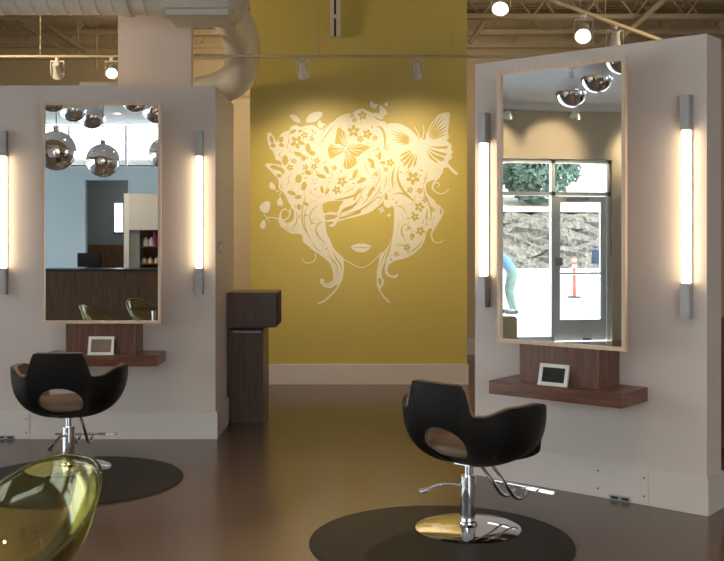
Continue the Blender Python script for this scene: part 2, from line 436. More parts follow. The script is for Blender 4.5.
def bowl(hfun, a, bb, bf, z0, off=0.0, nphi=128, nt=22, pr=.80, ex=2.3, lean=0.0, pz=1.0, sup=None):
    bm = bmesh.new(); grid = []
    for j in range(1, nt + 1):
        ang = (j / nt) * math.pi / 2
        rho = math.sin(ang) ** pr; zz = (1 - math.cos(ang)) ** pz
        if sup:
            rho = math.sin(ang) ** (2 / sup); zz = 1 - math.cos(ang) ** (2 / sup)
        row = []
        for i in range(nphi):
            ph = 2 * math.pi * i / nphi
            d = abs((ph + math.pi) % (2 * math.pi) - math.pi)
            c, s = math.cos(ph), math.sin(ph)
            bby = bb if c > 0 else bf
            x = (a - off) * math.copysign(abs(s) ** (2 / ex), s)
            y = -(bby - off) * math.copysign(abs(c) ** (2 / ex), c)
            h = hfun(math.degrees(d))
            z = z0 + off + (h - z0 - off) * zz
            yy = y * rho - lean * zz * max(c, 0)
            row.append(bm.verts.new((x * rho, yy, z)))
        grid.append(row)
    c0 = bm.verts.new((0, 0, z0 + off))
    for i in range(nphi):
        k = (i + 1) % nphi
        bm.faces.new((c0, grid[0][i], grid[0][k]))
        for j in range(nt - 1):
            bm.faces.new((grid[j][i], grid[j + 1][i], grid[j + 1][k], grid[j][k]))
    return bm

def bake(o):
    """Replace an object's mesh with its modified mesh."""
    me = bpy.data.meshes.new_from_object(o.evaluated_get(DG()))
    o.modifiers.clear(); o.data = me
    return o

def chair_h(top, d):
    # d: degrees from the back
    if d < 40: return lerp(.85, .690, sstep(19, 30, d))
    h = lerp(.690, .735, sstep(38, 72, d))
    if d > 96:
        t = min(1, (d - 96) / 50); h = .455 + (h - .455) * math.sqrt(max(0, 1 - t * t))
    return h

def salon_chair(label, loc, rz):
    t = thing('salon_chair', label, 'chair', (0, 0, 0), 0, 'black styling chairs on round mats')
    cut = bmesh.new(); n = 40
    ra = [cut.verts.new((.165 * math.cos(2 * math.pi * k / n), -.60, .512 + .100 * math.sin(2 * math.pi * k / n))) for k in range(n)]
    rb = [cut.verts.new((v.co.x * .9, -.16, v.co.z)) for v in ra]
    for k in range(n): cut.faces.new((ra[k], ra[(k + 1) % n], rb[(k + 1) % n], rb[k]))
    cut.faces.new(ra); cut.faces.new(rb)
    co = obj('cutter', cut, M['black'])
    parts = []
    for nm, mt, off, th in (('shell', M['black'], 0.0, .022), ('lining', M['tan'], .023, .024)):
        o = obj(nm, bowl(lambda d: chair_h(0, d) - (-0.003 if off else 0),   .390, .315, .340, .375, off, 128, 26, ex=2.5, lean=.03, sup=2.7), mt, t)
        so = o.modifiers.new('s', 'SOLIDIFY'); so.thickness = th; so.offset = 1 if False else -1; so.use_even_offset = False
        bo = o.modifiers.new('b', 'BOOLEAN'); bo.object = co; bo.operation = 'DIFFERENCE'; bo.solver = 'EXACT'
        parts.append(o)
    bpy.context.view_layer.update()
    for o in parts:
        bake(o)
        bm = bmesh.new(); bm.from_mesh(o.data)
        for f_ in bm.faces: f_.smooth = True
        for e in bm.edges:
            if len(e.link_faces) == 2 and e.calc_face_angle(0) > R(50): e.smooth = False
        bm.to_mesh(o.data); bm.free()
    bpy.data.objects.remove(co)
    cu = bmesh.new()
    lathe(cu, [(0, .425), (.10, .425), (.20, .440), (.235, .465), (.235, .485), (.20, .505), (.1, .512), (0, .514)], 48)
    for v in cu.verts:
        v.co.x *= 1.12; v.co.y *= .98
    obj('seat_cushion', cu, M['tan'], t, smooth=True)
    p = bmesh.new()
    lathe(p, [(0, .0075), (.288, .0075), (.290, .014), (.270, .022), (.15, .030), (.06, .034), (.05, .045), (0, .045)], 64)
    obj('base_plate', p, M['chrome'], t, auto=35)
    p = bmesh.new(); lathe(p, [(0, .034), (.052, .036), (.052, .05), (.042, .055), (.042, .285), (.045, .288), (.045, .30), (0, .30)], 36)
    obj('pump_column', p, M['chrome'], t, auto=35)
    p = bmesh.new(); lathe(p, [(0, .295), (.020, .295), (.020, .372), (0, .372)], 24)
    box(p, -.055, .055, -.055, .055, .366, .376)
    obj('piston', p, M['chrome'], t, auto=35)
    for ch in t.children:
        if ch.name.split('.')[0] in ('shell', 'lining', 'seat_cushion'): ch.location = (0, .05, -.013)
    t.location = loc; t.rotation_euler.z = rz
    return t

def chair_hardware(t, lever_dir, foot=True):
    # lever with pedal, direction in local coordinates
    dx, dy = lever_dir
    p = bmesh.new()
    tube(p, smooth_path([(0, 0, .235), (dx * .07, dy * .07, .25), (dx * .14, dy * .14, .245), (dx * .20, dy * .20, .225), (dx * .23, dy * .23, .205)]), .009, 10)
    lv = obj('pump_lever', p, M['chrome'], t, smooth=True)
    p = bmesh.new(); tube(p, [(dx * .22, dy * .22, .21), (dx * .265, dy * .265, .195)], [.014, .018], 12)
    obj('pedal', p, M['chrome'], lv, auto=40)
    p = bmesh.new()
    for sx in (-.045, .045):
        tube(p, smooth_path([(sx, .10, .385), (sx, .17, .33), (sx, .27, .23), (sx, .36, .135), (sx, .42, .105), (sx, .48, .115), (sx, .52, .145)]), .011, 12)
    fr = obj('footrest', p, M['chrome'], t, smooth=True)
    p = bx(-.23, .23, .50, .53, .140, .158, bevel=.005)
    obj('foot_bar', p, M['chrome'], fr)

c1 = salon_chair('black tub styling chair with oval back hole in front of the right mirror', (.583, 5.50, .0), R(-44))
chair_hardware(c1, (-.85, -.53))
c2 = copy_tree(c1)
# second chair has its lever swung the other way
c2.location = (-2.04, 6.95, 0); c2.rotation_euler = (0, 0, R(2))
for ch in c2.children:
    if ch.name.startswith('pump_lever'): ch.rotation_euler.z = R(46)
c2['label'] = 'black tub styling chair with oval back hole in front of the left mirror'
for c in (c1, c2): c.location.z = .0045

def mat_(label, loc):
    p = bmesh.new(); lathe(p, [(0, 0), (.695, 0), (.70, .003), (.695, .010), (.67, .0125), (0, .0125)], 96)
    o = obj('floor_mat', p, M['rubber'], auto=40); o.location = loc
    tag(o, label, 'mat', 'round black floor mats under the styling chairs')
mat_('round black rubber mat under the right styling chair', (.42, 5.30, 0))
mat_('round black rubber mat under the left styling chair', (-1.90, 6.66, 0))

# ------------------------------------------------------------------ translucent tub chairs
def gh(d):
    return lerp(.765, .46, sstep(10, 140, d) ** .9)
def ghost_chair(label, loc, rz):
    t = thing('translucent_chair', label, 'chair', loc, rz, 'yellow translucent tub chairs')
    o = obj('shell', bowl(gh, .315, .30, .30, .36, 0, 96, 26, .85, 2.1, .05), M['ghost'], t)
    so = o.modifiers.new('s', 'SOLIDIFY'); so.thickness = .007; so.offset = -1
    bpy.context.view_layer.update(); bake(o)
    for p in o.data.polygons: p.use_smooth = True
    # rolled rim
    pts = []; n = 120
    for i in range(n + 1):
        ph = 2 * math.pi * i / n
        d = abs((ph + math.pi) % (2 * math.pi) - math.pi); c, s = math.cos(ph), math.sin(ph)
        pts.append((.318 * math.copysign(abs(s) ** (2 / 2.1), s), -.303 * math.copysign(abs(c) ** (2 / 2.1), c) - .05 * max(c, 0), gh(math.degrees(d))))
    r_ = bmesh.new(); tube(r_, pts, .0085, 10, cap=False)
    obj('rim', r_, M['ghost_rim'], t, smooth=True)
    p = bmesh.new(); lathe(p, [(0, 0), (.235, 0), (.24, .004), (.22, .012), (.03, .02), (.024, .03), (.024, .34), (.07, .36), (0, .362)], 48)
    obj('pedestal', p, M['chrome'], t, auto=35)
    return t
g1 = ghost_chair('yellow translucent tub chair cut off at the bottom left of the photo', (-1.285, 3.57, 0), math.atan2(.55, -.83) )
g1.rotation_euler.z = math.atan2(-.83, -.55) - math.pi / 2
g2 = copy_tree(g1); g2.location = (-3.24, 2.75, 0); g2.rotation_euler.z = R(-90)
g2['label'] = 'yellow translucent tub chair reflected near the bottom centre of the left mirror'
g3 = copy_tree(g1); g3.location = (-2.95, 1.50, 0); g3.rotation_euler.z = R(-60)
g3['label'] = 'yellow translucent tub chair reflected beside the glass table in the left mirror'
tt = thing('glass_table', 'small round glass table reflected in the lower right of the left mirror', 'table', (-2.60, 3.02, 0))
p = bmesh.new(); lathe(p, [(0, .735), (.30, .735), (.305, .741), (.30, .747), (0, .747)], 48); obj('table_top', p, M['tableglass'], tt)
p = bmesh.new(); lathe(p, [(0, 0), (.22, 0), (.22, .01), (.025, .02), (.025, .72), (.08, .735), (0, .735)], 36); obj('pedestal', p, M['chrome'], tt, auto=35)

# ------------------------------------------------------------------ ducts, rails, joists
dn = thing('air_duct', 'large pale round ventilation duct crossing above the left partition', 'duct', (0, 8.55, 3.83))
p = bmesh.new(); r = .30
pts = []; rs = []
x = -5.2
while x < -1.86:
    pts += [(x, 0, 0), (x + .118, 0, 0), (x + .122, 0, 0), (x + .130, 0, 0), (x + .134, 0, 0)]; rs += [r, r, r + .005, r + .005, r]
    x += .135
pts += [(x, 0, 0), (-1.68, 0, 0)]; rs += [r, r]
tube(p, pts, rs, 48); obj('spiral_duct', p, M['duct'], dn, auto=60)
p = bmesh.new(); tube(p, [(-2.02, 0, 0), (-1.97, 0, 0)], r + .02, 48); obj('collar', p, M['duct'], dn, auto=40)
p = bmesh.new(); tube(p, [(-1.72, 0, 0), (-1.68, 0, 0)], r + .028, 48); obj('collar', p, M['duct'], dn, auto=40)
p = bx(-1.68, -1.06, -.30, .30, -.36, .45, bevel=.05); obj('junction_box', p, M['duct'], dn)
p = bmesh.new(); tube(p, smooth_path([(-1.20, .25, -.18), (-1.20, .8, -.19), (-1.20, 1.2, -.20), (-1.22, 1.6, -.36), (-1.34, 1.9, -.56), (-1.85, 2.15, -.68), (-3.0, 2.2, -.70)], 8), .175, 40); obj('branch_duct', p, M['duct'], dn, auto=60)

def rail(name, label, a, b_, hang, r=.014):
    t = thing(name, label, 'rail')
    p = bmesh.new(); tube(p, [a, b_], r, 10); obj('track', p, M['joist'], t, auto=40)
    A, B = Vector(a), Vector(b_)
    for k in hang:
        q = A.lerp(B, k); p = bmesh.new(); tube(p, [(q.x, q.y, q.z + r), (q.x, q.y, HI)], .004, 6); obj('hanger', p, M['joist'], t)
    return t
rail('lighting_track', 'thin horizontal lighting track crossing in front of the yellow wall', (-5.0, 9.8, 3.40), (3.4, 9.8, 3.40), (.1, .22, .545, .70, .85))
rail('lighting_track', 'diagonal lighting track above the right partition', (.55, 7.20, 3.62), (3.1, 10.2, 3.62), (.25, .62, .66), .02)

def head(label, loc, target, bright, s=1.0):
    t = thing('track_spotlight', label, 'spotlight', loc, 0, 'track spotlights')
    p = bmesh.new(); tube(p, [(0, 0, 0), (0, 0, -.03 * s)], .02 * s, 12)
    box(p, -.062 * s, .062 * s, -.008, .008, -.042 * s, -.03 * s)
    box(p, -.067 * s, -.062 * s, -.008, .008, -.17 * s, -.03 * s); box(p, .062 * s, .067 * s, -.008, .008, -.17 * s, -.03 * s)
    obj('yoke', p, M['duct'], t)
    d = (Vector(target) - Vector(loc)); d.normalize()
    q = d.to_track_quat('Z', 'Y').to_matrix(); c = Vector((0, 0, -.13 * s))
    def T(bm):
        for v in bm.verts: v.co = q @ (v.co * s) + c
        return bm
    p = bmesh.new(); lathe(p, [(0, -.10), (.030, -.10), (.034, -.09), (.036, -.02), (.058, .055), (.060, .062), (.054, .062), (.035, .0), (0, -.01)], 28)
    obj('can', T(p), M['duct'], t, auto=40)
    p = bmesh.new(); lathe(p, [(0, .018), (.020, .018), (.026, .03), (.0, .045)] if not bright else [(0, .02), (.024, .022), (.027, .036), (.0, .042)], 24)
    obj('bulb', T(p), M['bulb'] if bright else M['dimbulb'], t, auto=50)
    return d

def spot(name, loc, target, power, size, col=(1, .80, .52), blend=1.0, rad=.04):
    l = bpy.data.lights.new(name, 'SPOT'); l.energy = power; l.spot_size = R(size); l.spot_blend = blend
    l.color = col; l.shadow_soft_size = rad
    o = bpy.data.objects.new(name, l); COL.objects.link(o); o.location = loc
    o.rotation_euler = (Vector(target) - Vector(loc)).to_track_quat('-Z', 'Y').to_euler()
    return o

def head_spot(label, loc, target, bright, power, size, s=1.0, **k):
    d = head(label, loc, target, bright, s)
    c = Vector(loc) + Vector((0, 0, -.13 * s)) + d * .10 * s
    spot('spot_light', c, target, power, size, **k)

head_spot('small track spotlight in front of the yellow wall, above the left of the mural', (-.578, 9.8, 3.386), (-.38, 11.1, 1.80), False, 45, 104)
head_spot('small track spotlight in front of the yellow wall, above the big butterfly', (.539, 9.8, 3.386), (.56, 11.1, 1.80), False, 40, 104)
head_spot('small track spotlight above the left partition, nearer the photo edge', (-2.985, 9.8, 3.386), (-3.2, 12.5, 1.6), False, 40, 70)
head_spot('glowing track spotlight above the left partition beside the column', (-2.45, 9.8, 3.386), (-2.1, 8.0, 2.2), True, 20, 80)
head_spot('glowing track spotlight hanging above the top of the right partition', (1.965, 8.87, 3.60), (1.2, 6.3, 1.7), True, 40, 90, 1.25)
head_spot('glowing track spotlight at the top of the photo above the yellow wall edge', (1.09, 7.84, 3.60), (.2, 4.5, 0), True, 60, 90, 1.15)
head_spot('small track spotlight partly hidden behind the right partition top', (2.36, 9.33, 3.60), (2.6, 11, 1.0), False, 30, 80, 1.2)

# joists along X with zigzag web
def joist(label, y):
    t = thing('ceiling_joist', label, 'joist', (0, y, 0), 0, 'open web steel joists under the high ceiling')
    for z in (4.62, 4.22):
        p = bmesh.new(); box(p, XL, XR, -.045, -.005, z - .025, z + .025); box(p, XL, XR, .005, .045, z - .025, z + .025)
        obj('chord', p, M['joist'], t)
    p = bmesh.new(); x = XL; k = 0
    while x < XR - .3:
        tube(p, [(x, 0, 4.22 if k % 2 else 4.62), (x + .3, 0, 4.62 if k % 2 else 4.22)], .012, 6); x += .3; k += 1
    obj('web', p, M['joist'], t)
joist('steel ceiling joist nearest the yellow wall top', 11.75)
joist('steel ceiling joist halfway between yellow wall and back wall', 12.6)
joist('steel ceiling joist against the far beige wall', 13.5)

def pipe(name, label, cat, pts, r, mat='joist', group=None):
    p = bmesh.new(); tube(p, pts, r, 12); o = obj(name, p, M[mat], auto=40); tag(o, label, cat, group)
pipe('brace_pipe', 'upper of two slanting tan braces above the left partition', 'brace', [(-4.54, 12, 4.70), (-3.30, 12, 3.84)], .028)
pipe('brace_pipe', 'lower of two slanting tan braces above the left partition', 'brace', [(-4.90, 11.9, 4.70), (-3.42, 11.9, 3.78)], .022)
pipe('conduit', 'horizontal conduit high on the back wall left of the column', 'conduit', [(-6, 13.966, 4.15), (-1.5, 13.966, 4.15)], .035)
pipe('conduit', 'lower horizontal conduit on the back wall left of the column', 'conduit', [(-6, 13.981, 3.60), (-1.5, 13.981, 3.60)], .02)
pipe('brace_pipe', 'slanting tan brace just right of the yellow wall top', 'brace', [(1.28, 12.0, 3.95), (1.82, 12.0, 4.7)], .03)
pipe('brace_pipe', 'slanting tan brace above the middle of the right partition', 'brace', [(3.0, 11.6, 3.95), (3.87, 11.6, 4.7)], .035)
for i, (px, y0) in enumerate(((-3.5, 12.3), (-3.4, 12.8), (-3.2, 13.1))):
    pipe('hanger_rod', 'thin vertical rod hanging from the joists above the left partition', 'rod', [(px, y0, 3.8), (px, y0, HI)], .012, 'joist', 'hanger rods above the left partition')
t = thing('hanging_bracket', 'slotted cream bracket hanging before the top of the yellow wall', 'bracket', (-.295, 10.98, 0))
p = bmesh.new(); box(p, -.055, -.012, -.03, .03, 3.83, HI); box(p, .012, .055, -.03, .03, 3.83, HI); box(p, -.055, .055, .03, .04, 3.83, HI)
obj('rail', p, M['duct'], t)
obj('slot', bx(-.012, .012, 0, .03, 3.84, HI), M['darkplastic'], t)
for z in (4.05, 4.35):
    p = bmesh.new(); tube(p, [(0, -.034, z), (0, -.01, z)], .02, 12); obj('bolt', p, M['duct'], t)

# ------------------------------------------------------------------ product rack behind the right partition
t = thing('product_rack', 'wooden product rack glimpsed beyond the right edge of the partition', 'rack', (2.78, 7.3, 0))
for x in (0, .97): obj('side_panel', bx(x, x + .03, 0, .45, 0, 1.0), M['walnut_h'], t)
for z in (.06, .36, .66, .97): obj('shelf', bx(.03, .97, 0, .45, z, z + .03), M['walnut_h'], t)
k = 0
for z, mt, h in ((.39, 'whiteband', .22), (.69, 'olive', .2), (1.0, 'red', .12)):
    for x in (.06, .19, .32, .45, .58, .71, .84):
        p = bmesh.new(); lathe(p, [(0, 0), (.04, 0), (.042, .01), (.042, h * .75), (.018, h * .85), (.018, h), (0, h)], 20)
        o = obj('bottle', p, M[mt], auto=40); o.location = (2.78 + x, 7.36, z)
        tag(o, {'red': 'red bottle on top of the product rack', 'olive': 'olive bottle on the upper rack shelf', 'whiteband': 'white bottle on the lower rack shelf'}[mt], 'bottle', {'red': 'red bottles on top of the rack', 'olive': 'olive bottles on the upper rack shelf', 'whiteband': 'white bottles on the lower rack shelf'}[mt])

# ------------------------------------------------------------------ reception (seen in the left mirror)
t = thing('reception_desk', 'long dark wood reception desk reflected in the left mirror', 'desk', (-3.9, -1.0, 0))
obj('front_panel', bx(-2.2, 1.9, -.05, 0, 0, 1.08), M['desk'], t)
obj('side_panel', bx(-2.2, -2.15, -.75, -.05, 0, 1.08), M['desk'], t)
obj('side_panel', bx(1.85, 1.9, -.75, -.05, 0, 1.08), M['desk'], t)
obj('counter_top', bx(-2.25, 1.95, -.78, .03, 1.08, 1.12, bevel=.004), M['darkplastic'], t)
t = thing('computer_monitor', 'black computer monitor standing on the reception desk', 'monitor', (-4.62, -1.45, 1.12), R(8))
obj('screen', bx(-.21, .21, -.02, .02, .02, .26, bevel=.006), M['black'], t)
obj('stand', bx(-.03, .03, -.03, -.01, 0, .1), M['darkplastic'], t)
obj('foot', bx(-.10, .10, -.08, .06, 0, .012), M['darkplastic'], t)
t = thing('display_unit', 'tall white retail shelving unit behind the reception desk', 'shelving unit', (-4.25, -2.75, 0))
obj('side_panel', bx(0, .09, 0, .4, 0, 2.43), M['whiteplastic'], t)
obj('side_panel', bx(1.5, 1.59, 0, .4, 0, 2.43), M['whiteplastic'], t)
obj('upper_panel', bx(.09, 1.5, .05, .4, 1.78, 2.43), paint('cream_panel', (.64, .61, .57), .5, 0, .01), t)
obj('back_panel', bx(.27, 1.5, 0, .02, 0, 1.78), M['desk'], t)
obj('divider', bx(.09, .27, 0, .36, 0, 1.78), paint('grey_panel', (.25, .26, .26), .5, 0, .01), t)
for z in (.4, .8, 1.15, 1.46): obj('shelf', bx(.27, 1.5, .02, .38, z, z + .03), M['desk'], t)
def jar(name, label, x, z, h, r, mt, grp):
    p = bmesh.new(); lathe(p, [(0, 0), (r, 0), (r * 1.05, .01), (r, h * .7), (r * .5, h * .85), (r * .5, h), (0, h)], 20)
    o = obj(name, p, M[mt], auto=40); o.location = (-4.25 + x, -2.5, z); tag(o, label, 'bottle' if name == 'bottle' else 'cup', grp)
for x in (.52, .62, .72, .86, .98, 1.1): jar('bottle', 'magenta bottle on the upper display shelf behind reception', x, 1.49, .24, .04, 'magenta', 'magenta bottles behind reception')
for x in (.36, .46): jar('cup', 'cream cup on the display shelf behind reception', x, 1.49, .16, .045, 'whiteband', 'pale cups on the upper display shelf')
for x in (.34, .44, .56, .68): jar('cup', 'small tan cup on the lower display shelf behind reception', x, 1.18, .11, .045, 'cream', 'tan cups on the lower display shelf')

# mirror ball pendants
def ball(x, y, z, r, label):
    t = thing('mirror_ball_pendant', label, 'pendant lamp', (x, y, z), 0, 'chrome ball pendants under the lower ceiling')
    p = bmesh.new(); bmesh.ops.create_uvsphere(p, u_segments=48, v_segments=28, radius=r); obj('globe', p, M['chromeball'], t, smooth=True)
    p = bmesh.new(); lathe(p, [(0, r * .98), (.03, r * .98), (.03, r + .04), (0, r + .05)], 20); obj('cap', p, M['chrome'], t, auto=40)
    if z + r + .05 < LO:
        p = bmesh.new(); tube(p, [(0, 0, r + .04), (0, 0, LO - z)], .004, 6); obj('cord', p, M['darkplastic'], t)
    p = bmesh.new(); tube(p, [(0, 0, LO - z - .015), (0, 0, LO - z)], .05, 20); obj('canopy', p, M['chrome'], t, auto=40)
for x, y, z, r, lb in [
    (-3.15, 5.20, 2.52, .205, 'large chrome ball pendant at the left side of the left mirror'),
    (-3.16, 3.30, 2.57, .205, 'large chrome ball pendant at the centre of the left mirror'),
    (-4.05, 1.50, 3.44, .19, 'chrome ball pendant near the ceiling, second from left in the left mirror'),
    (-3.92, 1.00, 3.40, .19, 'chrome ball pendant near the ceiling, third from left in the left mirror'),
    (-4.03, 2.50, 3.45, .19, 'chrome ball pendant cut by the upper left corner of the left mirror'),
    (-2.95, 2.50, 3.45, .19, 'chrome ball pendant near the ceiling, right part of the left mirror'),
    (-2.80, 1.90, 3.38, .19, 'chrome ball pendant near the ceiling, cut by the right side of the left mirror'),
    (-2.55, 2.60, 2.72, .20, 'chrome ball pendant cut by the right edge of the left mirror'),
    (-4.13, 3.49, 3.53, .195, 'chrome ball pendant highest but one in the right mirror'),
    (-4.75, 3.55, 3.44, .195, 'lowest chrome ball pendant in the right mirror'),
    (-2.86, 3.76, 3.53, .19, 'chrome ball pendant cut by the upper right corner of the right mirror')]:
    ball(x, y, z, r, lb)

# recessed downlights in the lower ceiling
def downlight(label, x, y, power, tgt=None):
    t = thing('recessed_downlight', label, 'ceiling light', (x, y, LO), 0, 'recessed downlights in the lower ceiling')
    p = bmesh.new(); lathe(p, [(.05, -.004), (.085, -.008), (.085, 0), (.05, 0)], 32); obj('trim_ring', p, M['whiteplastic'], t)
    p = bmesh.new(); lathe(p, [(0, -.003), (.05, -.003), (.05, 0), (0, 0)], 24); obj('lens', p, M['dimbulb'], t)
    spot('down_light', (x, y, LO - .03), (x, y, 0) if not tgt else tgt, power, 110, rad=.06)
downlight('recessed ceiling downlight over the reception desk', -4.13, -1.4, 75)
downlight('recessed ceiling downlight over the seating corner', -2.0, 2.6, 75)
downlight('recessed ceiling downlight in front of the left station', -2.2, 5.2, 75)
downlight('recessed ceiling downlight in front of the right station', .6, 3.6, 75)
downlight('recessed ceiling downlight on the right side of the salon', 3.5, 3.0, 75)
downlight('recessed ceiling downlight behind the camera on the right', 1.5, -1.0, 75)

# wall washers by the storefront
for x, y, lb in ((-7.0, 3.61, 'small round washer light over the storefront, left in the right mirror'), (-6.85, 2.62, 'small round washer light over the storefront, middle of the right mirror'),
                 (-7.0, 1.2, 'small round washer light over the storefront, beyond the door')):
    t = thing('washer_light', lb, 'spotlight', (x, y, LO - .32), 0, 'washer lights over the storefront')
    p = bmesh.new(); tube(p, [(0, 0, .06), (0, 0, .32)], .008, 8); obj('stem', p, M['whiteplastic'], t)
    p = bmesh.new()
    for v in lathe(p, [(0, -.05), (.05, -.05), (.09, .02), (.085, .02), (.06, -.01)], 28).verts: pass
    bmesh.ops.rotate(p, verts=p.verts, cent=(0, 0, 0), matrix=Matrix.Rotation(R(-145), 3, 'Y'))
    obj('can', p, M['reflector'], t, auto=40)
    p = bmesh.new(); lathe(p, [(0, -.02), (.035, -.018), (0, -.005)], 20)
    bmesh.ops.rotate(p, verts=p.verts, cent=(0, 0, 0), matrix=Matrix.Rotation(R(-145), 3, 'Y'))
    obj('bulb', p, M['dimbulb'], t)
    spot('washer', (x - .08, y, LO - .40), (XL, y - .05, 2.95), 38, 70)

# unseen fill lights added behind the yellow wall to brighten the back zone
for x, y, tx, p_ in ((-.6, 12.0, -4.0, 75), (.6, 12.0, 4.0, 26)):
    spot('back_zone_fill', (x, y, 3.3), (tx, 13.9, 2.6), p_, 150, rad=.15)
spot('high_zone_fill', (-3.9, 8.9, 3.5), (.2, 11.1, 3.7), 60, 120, rad=.12)  # fill pair added without fixtures to brighten the upper yellow wall
spot('high_zone_fill', (4.2, 8.9, 3.5), (.2, 11.1, 3.7), 60, 120, rad=.12)
spot('storeroom_fill', (-4.4, -4.2, 2.9), (-4.8, -6, 1.2), 45, 150, (1, .95, .88), rad=.2)  # unseen light added to lift the dark room through the doorway
# low olive seat by the storefront
t = thing('olive_bench', 'low olive upholstered bench beside the storefront glass', 'bench', (-7.80, 3.28, 0))
obj('seat', bx(0, .3, 0, 1.2, .08, .44, bevel=.02), M['olive'], t)
obj('plinth', bx(.03, .27, .03, 1.17, 0, .08), M['darkplastic'], t)

# ------------------------------------------------------------------ outdoors
struct('ground', bx(-75, XL - .2, -50, 45, -.14, -.02), M['asphalt'], 'bright paved ground outside the storefront', 'ground')
rnd = random.Random(3)
def leafmass(name, mat, blobs, n, size, parent=None):
    bm = bmesh.new()
    tot = sum(b_[3] * b_[4] for b_ in blobs)
    for (cx, cy, cz, rx, rz_) in blobs:
        for _ in range(int(n * rx * rz_ / tot)):
            v = Vector((rnd.gauss(0, 1), rnd.gauss(0, 1), rnd.gauss(0, 1))).normalized() * (rnd.uniform(.55, 1) ** .5)
            c = Vector((cx + v.x * rx, cy + v.y * rx, cz + v.z * rz_))
            a = Vector((rnd.gauss(0, 1), rnd.gauss(0, 1), rnd.gauss(0, 1))).normalized() * size * rnd.uniform(.5, 1.2)
            b2 = a.orthogonal().normalized() * size * .5
            bm.faces.new([bm.verts.new(c + a), bm.verts.new(c + b2), bm.verts.new(c - a), bm.verts.new(c - b2)])
    return obj(name, bm, mat, parent)
# slope covered with ivy
hb = bmesh.new(); ny, nz = 110, 12; rows = []
for j in range(nz + 1):
    row = []
    for i in range(ny + 1):
        y = -45 + 70 * i / ny; z = 3.2 * j / nz
        row.append(hb.verts.new((-47 - .9 * z + rnd.uniform(-.3, .3), y, z - .02 + (rnd.uniform(-.12, .12) if 0 < j else 0))))
    rows.append(row)
row = [hb.verts.new((-60, v.co.y, 3.3)) for v in rows[-1]]; rows.append(row)
row = [hb.verts.new((-60, v.co.y, -.02)) for v in rows[-1]]; rows.append(row)
for a, b_ in zip(rows, rows[1:]):
    for i in range(ny): hb.faces.new((a[i], a[i + 1], b_[i + 1], b_[i]))
o = obj('ivy_bank', hb, M['hedge']); tag(o, 'steep ivy covered bank seen through the entrance door', 'bank', kind='stuff')
gs = bmesh.new(); q_ = [(-49.9, 3.28), (-60, 4.9), (-60, 3.32), (-49.9, 3.27)]
A_ = [gs.verts.new((a, -45, b_)) for a, b_ in q_[:3]]; B_ = [gs.verts.new((a, 25, b_)) for a, b_ in q_[:3]]
gs.faces.new(A_); gs.faces.new(B_)
for k in range(3): gs.faces.new((A_[k], A_[(k + 1) % 3], B_[(k + 1) % 3], B_[k]))
tag(obj('dry_slope', gs, M['earth']), 'dry pale brown slope above the ivy bank, under the trees', 'slope', kind='stuff')
for i, (x, y, z, rr, lb) in enumerate([(-53.5, -14.2, 6.2, 3.2, 'bushy blue-green evergreen tree above the bank, nearest the door'),
                                   (-53.5, -7.9, 6.6, 3.3, 'bushy blue-green evergreen tree above the bank, left in the right mirror')]):
    t = thing('evergreen_tree', lb, 'tree', (x, y, 3.75))
    p = bmesh.new(); tube(p, [(0, 0, 0), (0, 0, 4.0)], [.3, .12], 10); obj('trunk', p, M['bark'], t)
    bl = [(0, 0, 2.9, rr * .75, 2.8)] + [(rnd.uniform(-1, 1) * rr * .5, rnd.uniform(-1, 1) * rr * .6, rnd.uniform(1.1, 5.5), rr * .45, 1.2) for _ in range(9)]
    leafmass('foliage', M['leaf'], bl, 7000, .28, t)
t = thing('delineator_post', 'red and white delineator post on the pavement outside the door', 'post', (-19.5, -2.62, -.02))
p = bmesh.new(); lathe(p, [(0, 0), (.20, 0), (.20, .05), (.06, .07), (0, .07)], 24); obj('base', p, M['darkplastic'], t, auto=40)
p = bmesh.new(); tube(p, [(0, 0, .07), (0, 0, 1.15)], [.055, .045], 16); pp = obj('pole', p, M['orange'], t, auto=40)
for z in (.65, .85, 1.02):
    p = bmesh.new(); tube(p, [(0, 0, z), (0, 0, z + .07)], .058, 16); obj('band', p, M['whiteband'], pp)
# parked car
t = thing('parked_car', 'dark blue car parked by the bank, behind the entrance door', 'car', (-42.6, -15.8, -.02), R(0))
cb = bmesh.new(); prof = [(-2.2, .35), (-2.2, .95), (-1.9, 1.05), (-1.2, 1.15), (-.6, 1.65), (1.3, 1.7), (1.9, 1.2), (2.2, 1.1), (2.25, .35)]
va = [cb.verts.new((-.9, p_[0], p_[1])) for p_ in prof]; vb = [cb.verts.new((.9, p_[0], p_[1])) for p_ in prof]
cb.faces.new(va); cb.faces.new(vb)
for k in range(len(prof)): cb.faces.new((va[k], va[(k + 1) % len(prof)], vb[(k + 1) % len(prof)], vb[k]))
obj('body', cb, M['carblue'], t)
obj('window', bx(.89, .91, -.5, 1.4, 1.15, 1.55), M['screen'], t)
for sx in (-.88, .7):
    for y in (-1.4, 1.4):
        p = bmesh.new(); tube(p, [(sx, y, .34), (sx + .2, y, .34)], .34, 24); obj('wheel', p, M['darkplastic'], t)

